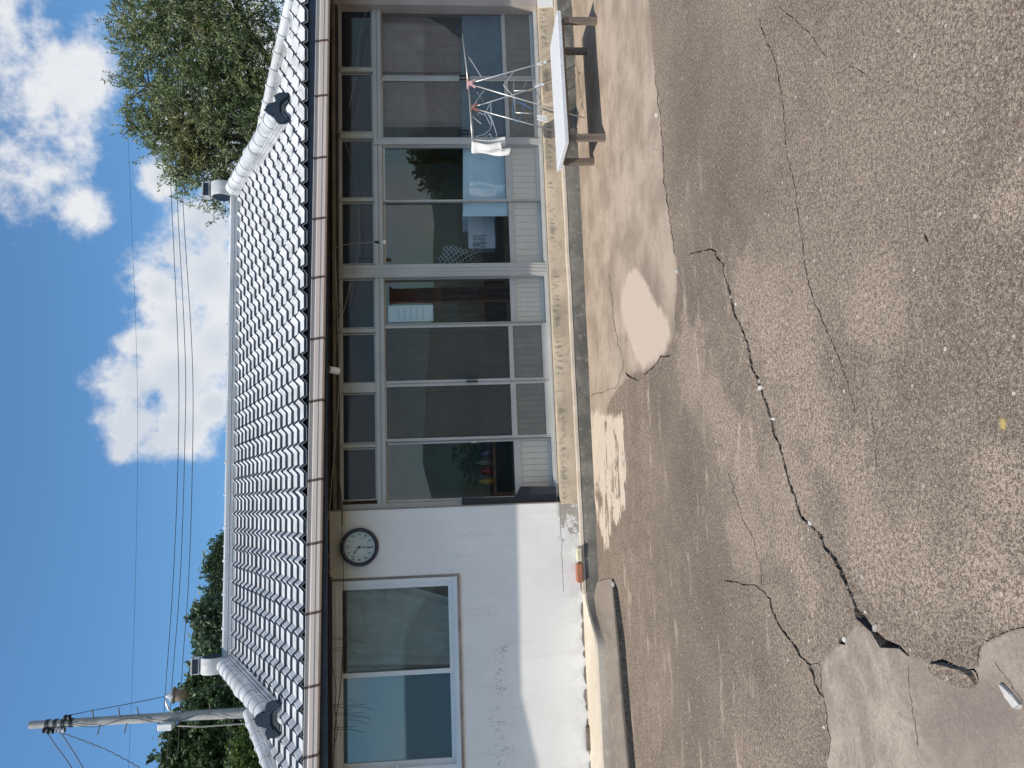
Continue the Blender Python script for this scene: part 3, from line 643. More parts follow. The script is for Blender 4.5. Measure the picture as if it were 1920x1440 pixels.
def door(Pl, Pr, Vg0, Vg1, Vp0, Vp1, kind, dy, sw=.030, slats=0):
    """frame Pl..Pr; glazing Vg0..Vg1; lower panel Vp0..Vp1"""
    Pm = (Pl+Pr)/2; y = YD+dy
    xa, xb = X(Pl, 850, y), X(Pr, 850, y); g1, g0 = at(Vg0, Pm, y).z, at(Vg1, Pm, y).z; p1, p0 = at(Vp0, Pm, y).z, at(Vp1, Pm, y).z
    ztop = HZ0-.002; zbot = Z_SILL+.037
    f = MB(); f.box(xa, xa+sw, y, y+.03, zbot, ztop); f.box(xb-sw, xb, y, y+.03, zbot, ztop)
    f.box(xa+sw, xb-sw, y+.002, y+.028, g1, ztop); f.box(xa+sw, xb-sw, y+.002, y+.028, p1, g0); f.box(xa+sw, xb-sw, y+.002, y+.028, zbot, p0)
    f.box(xa+.006, xa+.010, y-.004, y, zbot, ztop); f.box(xb-.010, xb-.006, y-.004, y, zbot, ztop)
    for zz in (g0-.008, p0-.008):
        for xx in (xa+sw*.4, xb-sw*.4): f.box(xx-.004, xx+.004, y-.002, y, zz-.004, zz+.004, 1)
    d = f.obj('sliding_door', [alu, rail], house)
    if kind == 'glass':
        MB().box(xa+sw-.004, xb-sw+.004, y+.012, y+.016, g0-.004, g1+.004).obj('pane', G_CLEAR, d)
        MB().box(xa+sw, xb-sw, y+.008, y+.012, g0-.0, g0+.006).obj('glazing_bead', rail, d)
    else:
        MB().box(xa+sw-.004, xb-sw+.004, y+.018, y+.022, g0-.004, g1+.004).obj('pane', G_CLEAR, d)
        MB().box(xa+sw-.003, xb-sw+.003, y+.008, y+.009, g0-.003, g1+.003).obj('insect_screen', SCREEN, d)
        MB().box(xa+sw-.003, xb-sw+.003, y+.008, y+.009, p0-.003, p1+.003).obj('insect_screen', SCREEN, d)
    n = slats or 9; x_in0, x_in1 = xa+sw, xb-sw; sm_ = None
    for k in range(n):
        u0_, u1_ = lerp(x_in0, x_in1, k/n), lerp(x_in0, x_in1, (k+1)/n)
        if sm_ is None:
            ww = u1_-u0_; sm_ = MB(); sm_.add([(0.0012,0,p0),(ww-.0012,0,p0),(ww-.0012,0,p1),(0.0012,0,p1),(0.0012,.006,p0),(ww-.0012,.006,p0),(ww-.0012,.006,p1),(0.0012,.006,p1),(ww-.008,-.002,p0),(ww-.008,-.002,p1),(.008,-.002,p0),(.008,-.002,p1)],
                [(0,10,11,3),(10,8,9,11),(8,1,2,9),(0,3,7,4),(1,5,6,2)]); sm_ = sm_.mesh('slat', aluw)
        so_ = link('slat', sm_, d); so_.location = (u0_, y+.016, 0)
    MB().box(x_in0, x_in1, y+.0235, y+.026, p0-.002, p1+.002).obj('panel_backing', rail, d)
    return d
door(938.5, 826, 727, 965, 979, 1030, 'glass', .045, .026)
door(825, 717.5, 725, 959, 969, 1023, 'screen', .0)
door(716.8, 608, 723, 955, 963, 1017, 'screen', .0)
door(607.5, 520, 723, 957, 968, 1015, 'glass', .045, .016)
door(497, 376, 723, 955, 965, 1010, 'glass', .045, .018)
door(377.5, 273, 722, 948, 960, 1005, 'glass', .012, .020)
door(262, 147, 718, 947, 954, 1000, 'screen', .0)
door(147, 19, 716, 941, 948, 994, 'screen', .035)
for P, V, y in ((709, 885, YD-.002), (715.5, 885, YD-.002), (151, 871, YD-.004), (144, 871, YD+.03), (246, 869, YD-.004), (252.5, 869, YD+.0)):
    o = link('handle', hmesh, house); o.location = at(V, P, y)
# latch on the first glass door
q = MB(); p = at(889, 829, YD+.03); q.box(p.x-.008, p.x+.01, p.y-.03, p.y, p.z-.03, p.z+.03); q.box(p.x+.01, p.x+.028, p.y-.025, p.y-.012, p.z-.006, p.z+.006); q.obj('latch', galv, house)
# black board standing in the left corner
bb = MB(); ya = YD-.075
a = at(866, 946, ya); b = at(1042, 942, ya); c_ = at(976, 931, ya); d_ = at(976, 912, ya); e_ = at(1042, 912, ya)
bb.prism([(a.x, a.z), (a.x+.0, Z_SILL+.02), (e_.x, Z_SILL+.02), (d_.x, d_.z), (d_.x-.06, d_.z+.03), (c_.x, c_.z+.06), (c_.x+.01, a.z)][::-1], (0, ya, 0), (1,0,0), (0,0,1), (0,1,0), .03)
tag(bb.obj('black_board', black), 'black board leaning in the corner between white wall and first sliding door', 'board')
# header above the doors
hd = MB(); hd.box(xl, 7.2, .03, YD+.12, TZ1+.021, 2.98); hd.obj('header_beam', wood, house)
hd = MB(); hd.box(xl+.01, 7.2, -.0, .03, TZ1+.045, TZ1+.075); hd.obj('header_batten', mat('weathered_batten', (0.20,0.17,0.14), 0.8, 0.3, 4), house)
MB().box(jl0-.012, jl0, -.006, YD+.05, Z_SILL, TZ1+.1).obj('jamb_mortar', slabm, house)

# ---- left window
wy = -.018
wn_ = empty('window_group', '', ''); C.objects.unlink(wn_); bpy.data.objects.remove(wn_)
xw = [at(740, P, wy).x for P in (1442, 1431, 1274, 1265, 1258, 1248, 1103, 1095, 1086)]
zw = [at(V, 1180, wy).z for V in (623, 631, 641, 842, 850, 858)]
f = MB()
f.box(xw[0]-.03, xw[-1], wy, wy+.10, zw[1]-.0, zw[0]); f.box(xw[0]-.03, xw[-1], wy, wy+.10, zw[5], zw[4]); f.box(xw[-2], xw[-1], wy+.001, wy+.10, zw[4], zw[1]); f.box(xw[0]-.03, xw[0]+.01, wy+.001, wy+.10, zw[4], zw[1])
f.box(xw[0]-.04, xw[-1]+.01, wy-.014, wy, zw[5]-.006, zw[5]+.012)
win = f.obj('window', pvc, house)
def sash(xa, xb, y, e, nm='sash'):
    q = MB(); q.bevbox(xa, xa+e, y, y+.035, zw[4], zw[1], .003); q.bevbox(xb-e, xb, y, y+.035, zw[4], zw[1], .003); q.bevbox(xa+e, xb-e, y+.001, y+.034, zw[2], zw[1], .003); q.bevbox(xa+e, xb-e, y+.001, y+.034, zw[4], zw[3], .003)
    return q.obj(nm, pvc, win)
sash(xw[3]-.012, xw[-2], wy+.015, .042); sash(xw[0]+.01, xw[3]+.022, wy+.052, .045)
MB().box(xw[3]+.03, xw[-2]-.04, wy+.034, wy+.038, zw[3], zw[2]).obj('pane', glass('curtain_side_glass', (0.92,0.97,0.97), 0.05), win)
MB().box(xw[3]+.03, xw[-2]-.04, wy+.022, wy+.0225, zw[3], zw[2]).obj('insect_screen', SCREEN, win)
MB().box(xw[0]+.05, xw[3]-.02, wy+.070, wy+.074, zw[3]-.002, zw[2]+.002).obj('pane', G_FROST, win)
MB().box(xw[0]-.05, xw[-1]+.02, -.022, .0, zw[5]-.034, zw[5]-.008).obj('window_board', mat('brown_trim', (0.34,0.28,0.25), 0.7, 0.25), house)
MB().box(xw[-1]+.002, xw[-1]+.026, -.006, .02, zw[5]-.03, zw[0]+.02).obj('jamb_mortar', slabm, house)
MB().box(xw[0]-.05, xw[-1]+.05, -.010, .01, zw[0]+.002, zw[0]+.05).obj('window_head', mat('dark_head_board', (0.10,0.10,0.12), 0.7, 0.2), house)
# sash lock
p = at(745, 1437, wy-.002); MB().tube([(p.x, p.y-.012, p.z), (p.x, p.y, p.z)], .01, 8).obj('window_lock', whitep, house)
# curtain in the window
cu = MB(); vs = []; nu, nv = 60, 14; xa, xb = xw[3]+.0, xw[-2]-.02; za, zb2 = zw[3]-.05, zw[2]+.0
for j in range(nv+1):
    t = j/nv; z = lerp(zb2-.03, za, t)
    for i in range(nu+1):
        s_ = i/nu; g = 1-0.25*max(0, t-.45)*1.6
        x = lerp(xa, xb, s_); x = xa+(x-xa)*(g if t > .45 else 1)+.02
        vs.append((x, .115+.022*math.sin(s_*46+2.2*t+.8*math.sin(s_*9))+.012*math.sin(s_*17+4*t)-.05*max(0, t-.5)*math.sin(s_*3), z-.05*max(0, t-.6)*s_))
fs = [(j*(nu+1)+i, j*(nu+1)+i+1, (j+1)*(nu+1)+i+1, (j+1)*(nu+1)+i) for j in range(nv) for i in range(nu)]
cu.add(vs, fs); tag(cu.obj('curtain', curt, None, True), 'pale grey-green curtain with folds behind the right pane of the white window', 'curtain')
q = MB(); q.box(xw[0]-.2, xw[-1]+.3, 1.6, 1.65, .4, 2.9); q.box(xw[0]-.2, xw[-1]+.3, .23, 1.6, .35, .40); q.box(xl-.05, xl-.0, .23, 1.6, .40, 2.9); q.obj('room_lining', mat('room_wallpaper', (0.35,0.36,0.33), 0.9), house)

# ---- veranda behind the doors
v_ = MB(); v_.box(xl, 7.0, YD+.12, 1.55, .36, Z_SILL+.01); v_.obj('veranda_floor', intw, house)
v_ = MB(); v_.box(xl, 7.0, 1.5, 1.56, Z_SILL+.01, 2.9); v_.obj('veranda_wall', mat('veranda_plaster', (0.26,0.22,0.17), 0.9, 0.1, 2), house)
for k, (xa, xb, m_) in enumerate(((.05, .75, intg), (1.3, 2.0, intw), (2.05, 2.75, intw), (4.3, 5.2, intw))):
    q = MB(); q.box(xa, xb, 1.46, 1.5, Z_SILL+.02, 2.35)
    for s_ in range(3): q.box(xa+.08, xb-.08, 1.45, 1.46, lerp(.6, 2.3, s_/3), lerp(.6, 2.3, (s_+.85)/3), 1)
    q.obj('inner_door', [m_, woodl if m_ is intw else intg], house)
# shelf and jars seen through the first door
q = MB(); sx0, sx1 = at(890, 915, .9).x, at(890, 840, .9).x; zz = at(880, 880, .9).z
q.box(sx0-.1, sx1+.1, .75, 1.05, zz-.30, zz-.27); q.box(sx0-.1, sx1+.1, .76, 1.04, zz-.62, zz-.6)
for xx in (sx0-.09, sx1+.07): q.box(xx, xx+.03, .77, 1.03, Z_SILL+.01, zz-.30)
tag(q.obj('low_table', intw), 'brown low table inside the leftmost glass door', 'table')
rr = random.Random(3)
for k, (cx, col_, nm, lb) in enumerate(((.15, (0.45,0.30,0.05), 'jar', 'yellow jar on the low table inside the leftmost glass door'), (.4, (0.30,0.03,0.05), 'bottle', 'dark red bottle on the low table inside the leftmost glass door'), (.62, (0.25,0.22,0.2), 'jar', 'grey jar on the low table inside the leftmost glass door'), (.85, (0.10,0.12,0.2), 'bottle', 'dark blue bottle on the low table inside the leftmost glass door'))):
    x = lerp(sx0, sx1, cx); z0 = zz-.268; h = rr.uniform(.14, .22); r_ = rr.uniform(.03, .05)
    q = MB(); q.tube([(x, .88, z0), (x, .88, z0+h*.65), (x, .88, z0+h*.8), (x, .88, z0+h)], [r_, r_, r_*.45, r_*.4], 12)
    tag(q.obj(nm, mat('glazed_%d' % k, col_, 0.3), None, True), lb, nm)
# pink curtains behind the two right doors
def drape(name, Pa, Pb, Va, Vb, y, m, label, seed=0, amp=.03, waves=9, cut=None, cat='curtain'):
    rr = random.Random(seed); nu, nv = 48, 16; vs = []; ph = rr.uniform(0, 6)
    for j in range(nv+1):
        t = j/nv
        for i in range(nu+1):
            s_ = i/nu; V = lerp(Va, Vb, t); P = lerp(Pa, Pb, s_)
            if cut: V = lerp(Va, cut(s_), t)
            p = at(V, P, y); yy = y + amp*math.sin(s_*waves*2+ph+1.5*math.sin(t*2.2+s_*3)) + amp*.5*math.sin(s_*waves*4.3+t*3)
            vs.append((p.x, yy, p.z))
    fs = [(j*(nu+1)+i, j*(nu+1)+i+1, (j+1)*(nu+1)+i+1, (j+1)*(nu+1)+i) for j in range(nv) for i in range(nu)]
    q = MB().add(vs, fs); return tag(q.obj(name, m, None, True), label, cat)
drape('curtain', 236, 140, 640, 930, .245, pinkc, 'dusty pink curtain hanging behind the second sliding door from the right', 1, .022)
drape('curtain', 134, 30, 690, 930, .255, pinkc, 'dusty pink curtain swept aside in a diagonal behind the rightmost sliding door', 2, .02, 8, cut=lambda s: lerp(960, 800, s))
drape('hanging_sheet', 262, 22, 866, 960, .205, bluec, 'pale blue sheet across the lower glass of the two right doors', 3, .012, 6, cat='sheet')
drape('hanging_sheet', 405, 268, 868, 958, .215, mat('bright_blue_sheet', (0.66,0.82,0.90), 0.8, 0.06), 'pale blue sheet behind the glass door left of the drying rack', 4, .01, 5, cat='sheet')
q = MB(); a = at(715, 120, .55); b = at(800, 36, .55); q.box(a.x, b.x, .5, .85, b.z, a.z); tag(q.obj('cardboard_box', card), 'brown cardboard box high behind the rightmost sliding door', 'box')
q = MB(); p = [at(848, 60, .28), at(861, 42, .28), at(861, 62, .28)]; q.add([p[0], p[1], p[2]]+[Vector(v)+Vector((0,.004,0)) for v in p], [(0,1,2),(3,5,4),(0,3,4,1),(1,4,5,2),(2,5,3,0)]); tag(q.obj('blue_tarp', bluet), 'deep blue folded corner of tarp inside the rightmost door', 'tarp')
# bag printed with large letters
p0 = at(916, 425, .45); bx = MB(); a = at(878, 466, .45); b = at(928, 406, .45)
bx.bevbox(a.x, b.x, .45, .60, b.z, a.z, .012)
bag = empty('printed_bag', 'white plastic bag with two lines of big black letters behind the glass', 'bag', ((a.x+b.x)/2, .5, b.z))
bo = bx.obj('bag_body', mat('bag_plastic', (0.55,0.62,0.68), 0.4, 0.05, 6, 0.3, 14)); bo.parent = bag; bo.location = -bag.location
for s_, V in (('좋은', 894), ('데이', 907)):
    tm = text_mesh(s_, .088, ink, .001); o = link('lettering', tm, bag); o.location = at(V, 452, .447)-bag.location; o.rotation_euler = (R(90), 0, 0)
q = MB(); a = at(868, 434, .62); b = at(930, 396, .62)
q.box(a.x, b.x, .62, .8, b.z, a.z); tag(q.obj('carton', mat('pale_carton', (0.45,0.50,0.55), 0.8)), 'pale carton standing behind the printed bag', 'carton')
def plaid_mat():
    m = bpy.data.materials.new('plaid_cloth'); m.use_nodes = True; t = NT(m.node_tree); p = t.n['Principled BSDF']
    v = t.node('ShaderNodeTexCoord').outputs['Object']; mp = t.node('ShaderNodeMapping'); t.l.new(v, mp.inputs[0]); mp.inputs['Rotation'].default_value = (0, R(30), 0)
    s = t.node('ShaderNodeSeparateXYZ'); t.l.new(mp.outputs[0], s.inputs[0]); f = 0
    for o in (s.outputs[0], s.outputs[2]):
        k = t.ramp(t.m('ABSOLUTE', t.m('SUBTRACT', t.m('FRACT', t.m('MULTIPLY', o, 26.0)), 0.5)), 0.14, 0.08); f = k if f == 0 else t.m('MAXIMUM', f, k)
    t.put(p.inputs['Base Color'], t.mix(f, (0.02,0.03,0.04), (0.50,0.56,0.58))); p.inputs['Roughness'].default_value = .95; return m
q = MB(); a = at(826, 497, .4); b = at(890, 459, .4); vs = []; n = 14
for j in range(n+1):
    for i in range(n+1):
        s_, t = i/n, j/n; bul = math.sin(math.pi*s_)*math.sin(math.pi*t)
        sx = lerp(a.x, b.x, .5+(s_-.5)*(.55+.45*math.sin(math.pi*min(1, t+.25)))); vs.append((sx, .42-.12*bul+.015*math.sin(s_*14+t*9), lerp(a.z, b.z, t)+.03*math.sin(s_*6)))
q.add(vs, [(j*(n+1)+i, j*(n+1)+i+1, (j+1)*(n+1)+i+1, (j+1)*(n+1)+i) for j in range(n) for i in range(n)])
tag(q.obj('checked_cloth', plaid_mat(), None, True), 'bundled dark cloth with white checks behind the glass left of the printed bag', 'cloth')
q = MB(); a = at(728, 604, .22); b = at(812, 572, .22); q.box(a.x, b.x, .215, .22, b.z, a.z)
cal = tag(q.obj('wall_calendar', mat('calendar_paper', (0.62,0.66,0.70), 0.8, 0.03)), 'white calendar sheet with rows of small grey figures behind the narrow glass door', 'calendar')
q = MB()
for r_ in range(5):
    for c_ in range(6):
        x = lerp(a.x+.02, b.x-.03, c_/5.5); z = lerp(a.z-.12, b.z+.06, r_/4.6); q.box(x, x+.012, .2125, .2145, z, z+.016)
q.obj('printed_figures', greyink, cal)['kind'] = 'stuff'
# ------------------------------------------------------------------ roof
YE, ZE = -0.62, at(571.5, 700, -0.62).z - .020      # eave edge of the tile plane
YR = 2.5; ZR = at(446, 700, YR).z
sl_ = Vector((0, YR-YE, ZR-ZE)); LEN = sl_.length; vdir = sl_.normalized(); ndir = Vector((0, -vdir.z, vdir.y))
def roofp(x, v, n=0.0): return Vector((x, YE, ZE)) + vdir*v + ndir*n
def onroof(V, P, n=0.0): return onplane(V, P, Vector((0, YE, ZE))+ndir*n, ndir)
PER = abs(at(563, 585, YE).x - at(563, 667, YE).x)/2
ribx = at(563, 585, YE).x
NC = 15; CL = LEN/NC
prof = [(0,0),(.035,.001),(.08,.001),(.112,0),(.135,.018),(.152,.040),(.160,.046),(.168,.042),(.186,.018),(.2,0)]
prof = [(u*PER/.2, h) for u, h in prof]; APEX = .160*PER/.2
def tile_mesh():
    mb = MB(); n = len(prof); st = .030
    rows = ((0, 0.004), (0, st), (CL*1.03, 0.003))
    for v_, n_ in rows:
        for u, h in prof: mb.v.append((u, 0, 0)); mb.v[-1] = tuple(Vector((u, 0, 0)) + vdir*v_ + ndir*(h+n_))
    for i in range(n-1):
        mb.f.append((i, i+1, n+i+1, n+i)); mb.mi.append(1)
        mb.f.append((n+i, n+i+1, 2*n+i+1, 2*n+i)); mb.mi.append(0)
    return mb
tmb = tile_mesh(); tme = tmb.mesh('roof_tile', [tilem, navy])
# roof ends: straight descending ridges, then corner ridges running to the eave corners
xL, xR = -2.02, 4.36
cornerL = [(xL-.02, onroof(478, 1338).y), None]; pL0 = onroof(480, 1335, .03); pL1 = onroof(512, 1440, .03)
pR0 = onroof(503, 250, .03); pR1 = onroof(552, 0, .03)
def hipx(y, a, b): return a.x + (b.x-a.x)*(y-a.y)/(b.y-a.y)
roof = MB()
ex = 0.02
A0 = hipx(YE, pL0, pL1); A1 = hipx(YE, pR0, pR1)
A0 = max(A0, -6.6); A1 = min(A1, 7.8)
yL = pL0.y; yR_ = pR0.y
def rp(x, y, dn=-.004): return roofp(x, (y-YE)/vdir.y, dn)
poly = [rp(A0, YE+.01), rp(A1, YE+.01), rp(xR, yR_), rp(xR, YR), rp(xL, YR), rp(xL, yL)]
roof.add(poly, [(0,1,2,3,4,5)])
back = [Vector((p.x, 2*YR-p.y, p.z)) for p in poly]; roof.add(back, [(5,4,3,2,1,0)])
roof.add([poly[0], poly[5], back[5], back[0]], [(0,1,2,3)]); roof.add([poly[1], back[1], back[2], poly[2]], [(0,1,2,3)])
roof.add([poly[5], poly[4], back[5]], [(0,1,2)]); roof.add([poly[2], back[2], poly[3]], [(0,1,2)])
ro = roof.obj('roof', navy, house)
tiles = []
for r_ in range(NC):
    v_ = r_*CL; y = YE + vdir.y*(v_+CL*.5)
    k0 = int(math.floor((A0-ribx)/PER))-1; k1 = int(math.ceil((A1-ribx)/PER))+1
    for k in range(k0, k1):
        x = ribx - APEX + k*PER; xc = x+PER/2
        lo = xL if y > yL else hipx(y, pL0, pL1); hi = xR if y > yR_ else hipx(y, pR0, pR1)
        if lo+.02 < xc < hi-.02: tiles.append((r_, x, roofp(x, v_)))
vis = [t for t in tiles if -2.9 < t[1] < 5.6]
vis.sort(key=lambda t: (t[2]-CAM).length); first = vis[:300]; ids = set(id(t) for t in first)
for t in first:
    o = link('roof_tile', tme, ro); o.location = t[2] + Vector((rnd(-.002, .002), 0, rnd(-.002, .003))); o.rotation_euler = (rnd(-.006, .006), rnd(-.006, .006), rnd(-.004, .004))
rest = MB(); nv_ = len(tmb.v)
for t in tiles:
    if id(t) in ids: continue
    b = len(rest.v); d = t[2]; rest.v += [(v[0]+d.x, v[1]+d.y, v[2]+d.z) for v in tmb.v]; rest.f += [tuple(i+b for i in f) for f in tmb.f]; rest.mi += tmb.mi
stuff(rest.obj('roof_tiles', [tilem, navy], ro))
# small rolled lip on the lowest course
lipm = MB()
for k in range(int((A0-ribx)/PER)-1, int((A1-ribx)/PER)+1):
    x = ribx-APEX+k*PER
    for (u, h), (u2, h2) in zip(prof[:-1], prof[1:]):
        a, b = roofp(x+u, -.004, h-.002), roofp(x+u2, -.004, h2-.002); lipm.add([a, b, b+ndir*.009, a+ndir*.009, a+vdir*.02, b+vdir*.02], [(0,1,2,3),(0,4,5,1)])
stuff(lipm.obj('eave_lip', tilem, ro))
# main ridge
rgm = mat('ridge_sheet', (0.36,0.385,0.41), 0.45, 0.05, 3, 0.05, 50, 0.0, ((0.24,0.27,0.30), 2.0, 0.5, 0.5))
capm = mat('dull_ridge_cap', (0.46,0.48,0.50), 0.55, 0.1, 4, 0.1, 60, 0.0, ((0.30,0.31,0.33), 3, 0.5, 0.5))
zr1 = at(425, 700, YR-.1).z
rg = MB(); nL = 6
for k in range(nL):
    z0 = lerp(ZR-.04, zr1-.03, k/nL); z1 = lerp(ZR-.04, zr1-.03, (k+.85)/nL); rg.box(xL-.02, xR+.02, YR-.115+.004*(k % 2), YR+.115, z0, z1)
rg.box(xL, xR, YR-.10, YR+.10, ZR-.05, zr1-.02)
rgo = rg.obj('ridge', rgm, house)
nseg = 15
for k in range(nseg):
    xa, xb = lerp(xL, xR, k/nseg), lerp(xL, xR, (k+1)/nseg)
    q = MB(); pt = []; rs = []
    for t, r_ in ((0, .100), (.02, .112), (.08, .112), (.10, .100), (.99, .097)):
        pt.append((lerp(xa, xb, t), YR, zr1-.075)); rs.append(r_)
    smooth_angle(q.tube(pt, rs, 14).tube([(lerp(xa, xb, .5), YR-.02, zr1+.015), (lerp(xa, xb, .5), YR-.02, zr1+.035)], .012, 6).obj('ridge_cap', (tilem if k > 10 else capm) if k not in (6, 7) else rgm, rgo), 50)
def descending(x, pe, side):
    top = roofp(x, LEN-.02, .02); n = 8; bot = rp(pe.x, pe.y, .02)
    base = MB(); d = (bot-top)
    up_ = ndir
    for s_, h0, h1, ww in ((0, 0, .035, .135), (1, .035, .065, .115), (2, .065, .09, .10)):
        for sg in (-1,):
            a = top+up_*h0; b = bot+up_*h0; base.add([a+Vector((-ww,0,0)), a+Vector((ww,0,0)), b+Vector((ww,0,0)), b+Vector((-ww,0,0)), a+Vector((-ww,0,0))+up_*(h1-h0-.006), a+Vector((ww,0,0))+up_*(h1-h0-.006), b+Vector((ww,0,0))+up_*(h1-h0-.006), b+Vector((-ww,0,0))+up_*(h1-h0-.006)], [(0,1,2,3),(4,7,6,5),(0,4,5,1),(1,5,6,2),(2,6,7,3),(3,7,4,0)])
    dr = base.obj('descending_ridge', tilem, house)
    nb = 10
    for k in range(nb):
        a = top.lerp(bot, k/nb)+up_*.105; b = top.lerp(bot, (k+1)/nb)+up_*.105; q = MB()
        c1 = a.lerp(b, .08)
        rr_ = [.092, .092, .103] if k != 5 else [.112, .098, .103]
        smooth_angle(q.tube([a, a.lerp(b, .5), b], rr_, 18).obj('barrel_cap', tilem, dr), 50)
    return top, bot
peL = onroof(506, 1343, .10); peR = onroof(523, 213, .10)
tL, bL = descending(xL, peL, -1); tR, bR = descending(xR, peR, 1)
def disc(c, r, n=20, a0=0, a1=2*math.pi): return [(c[0]+r*math.cos(lerp(a0, a1, i/n)), c[1]+r*math.sin(lerp(a0, a1, i/n))) for i in range(n)]
def ornament(x, y, side):
    o = rp(x, y, .075); q = MB(); ax, az, ay = (1,0,0), Vector((0,.25,1)).normalized(), Vector((0,-1,.25)).normalized(); k = .76
    q.prism([(a*k, b*k) for a, b in disc((0, .165), .088)], o, ax, az, ay, .050)
    q.prism([(-.012*k,.245*k),(.012*k,.245*k),(0,.285*k)], o, ax, az, ay, .046)
    q.prism([(a*k, b*k) for a, b in ((-.13,-.01),(-.06,.035),(.06,.035),(.13,-.01),(.10,.10),(.05,.16),(-.05,.16),(-.10,.10))], o, ax, az, ay, .054)
    for s in (-1, 1):
        q.prism([(a*k, b*k) for a, b in disc((s*.155, .035), .072)], o, ax, az, ay, .048)
        q.prism([(a*k, b*k) for a, b in ((s*.115,-.02),(s*.19,-.10),(s*.235,-.01),(s*.16,.085),(s*.09,.09))][::s], o, ax, az, ay, .051)
    q2 = q.obj('end_ornament', orn, house)
    r_ = MB()
    for c, rad in (((0,.165),.092), ((-.155,.035),.076), ((.155,.035),.076)): r_.prism([(a*k, b*k) for a, b in disc(c, rad)], Vector(o)-Vector(ay)*.014, ax, az, ay, .010)
    r_.obj('ornament_backing', tilem, q2)
    # cover tile below the ornament
    c = MB(); b0 = rp(x, y+.02, .0); b1 = rp(x, y-.14, .0); c.tube([b0, b1], [.062, .055], 14); smooth_angle(c.obj('cover_tile', tilem, q2), 50)
ornament(peL.x, peL.y-.06, -1); ornament(peR.x, peR.y-.06, 1)
# corner ridges
for a, b, ext in ((pL0, pL1, 2.2), (pR0, pR1, 2.2)):
    a = a+Vector((0,0,.05)); d = (b-a); L = d.length*1.0; dn = d.normalized(); end = a+dn*min(L*3, (YE-.04-a.y)/dn.y); n = 11; q0 = MB()
    side = dn.cross(ndir).normalized()
    q0.bar(a-ndir*.05, end-ndir*.05, .16, .07, upv=ndir); q0.bar(a-ndir*.005, end-ndir*.005, .13, .04, upv=ndir)
    hr = q0.obj('corner_ridge', tilem, house)
    for k in range(n):
        p, q_ = a.lerp(end, k/n)+ndir*.035, a.lerp(end, (k+1)/n)+ndir*.035
        m_ = MB(); m_.tube([p, p.lerp(q_, .82), p.lerp(q_, .90), q_], [.058, .060, .072, .069], 12); smooth_angle(m_.obj('barrel_cap', tilem, hr), 50)
# finials on the two ridge ends
for x, nm in ((xL, 'l'), (xR, 'r')):
    q = MB(); z0 = zr1-.01; r_ = .150
    zc = z0+.135
    q.tube([(x-.10, YR-.03, zc), (x-.085, YR-.03, zc), (x+.085, YR-.03, zc), (x+.10, YR-.03, zc)], [r_*.96, r_, r_, r_*.96], 24)
    fin = smooth_angle(q.obj('ridge_finial', tilem, house), 50)
    q = MB(); q.tube([(x-.105, YR-.03, zc), (x+.105, YR-.03, zc)], r_*.86, 24); q.obj('finial_end', orn, fin)
    q = MB(); zt_ = zc+r_+.01; q.box(x-.10, x+.10, YR-.09, YR+.03, zt_, zt_+.085); q.box(x-.105, x+.105, YR-.10, YR+.04, zt_+.085, zt_+.10); q.box(x-.09, x+.09, YR-.093, YR-.09, zt_+.01, zt_+.078, 1); q.obj('finial_cap', [tilem, orn], fin)
# fascia, gutter
YG = -.70
zg = lambda P, V: at(V, P, YG).z
gx0, gx1 = -5.2, 7.0
pa, pb = (at(582, 1440, YG), at(605, 0, YG))      # mid line of the gutter face
def gmid(x): return pa.z + (pb.z-pa.z)*(x-pa.x)/(pb.x-pa.x)
gh = (zg(700, 580.5)-zg(700, 606))/2
fa = MB(); fa.add([(gx0, YE+.04, ZE-.18), (gx1, YE+.04, ZE-.18), (gx1, YE+.04, ZE+.012), (gx0, YE+.04, ZE+.012), (gx0, YE+.08, ZE-.18), (gx1, YE+.08, ZE-.18), (gx1, YE+.08, ZE+.012), (gx0, YE+.08, ZE+.012)], [(0,1,2,3),(4,7,6,5),(0,4,5,1),(3,2,6,7)])
fa.obj('fascia', navy, house)
def yo(x): return -max(0, -2.95-x)*.075  # bends the unseen gutter end outward, shaped to lower the wall shadow
gsec = [(YE+.03, gh*.7), (YE+.03, -gh*.9), (YG+.012, -gh), (YG, -gh*.86), (YG+.001, -gh*.35), (YG-.003, -gh*.25), (YG-.003, gh*.30), (YG+.001, gh*.42), (YG, gh*.90), (YG-.010, gh*.92), (YG-.010, gh*1.0), (YG+.01, gh)]
seams = [-70, 76.5, 179.7, 296, 410, 520.3, 635, 751.6, 900, 1019, 1149.4, 1286.9, 1418, 1560]
seamx = sorted(at(592, P, YG).x for P in seams)
gut = None
xsn = [gx0, -4.0]+seamx+[gx1]; xsn = sorted(xsn+[-2.95])
gut = MB(); gut.add([(gx0, YE+.032, gmid(gx0)-gh*.5), (gx1, YE+.032, gmid(gx1)-gh*.5), (gx1, YE+.032, gmid(gx1)+gh*.6), (gx0, YE+.032, gmid(gx0)+gh*.6)], [(0,1,2,3)]); gut = gut.obj('gutter', gutm, house)
for xa, xb in zip(xsn[:-1], xsn[1:]):
    q = MB(); vs = []; xa, xb = xa+.004, xb-.004
    for x in (xa, xb):
        for y, dz in gsec: vs.append((x, y+(yo(x) if y < YE else 0), gmid(x)+dz))
    n = len(gsec); q.add(vs, [(i, i+1, n+i+1, n+i) for i in range(n-1)])
    q.mi = [1 if i in (8, 9, 10) else 0 for i in range(n-1)]
    q.obj('gutter_section', [gutm, gutl], gut)
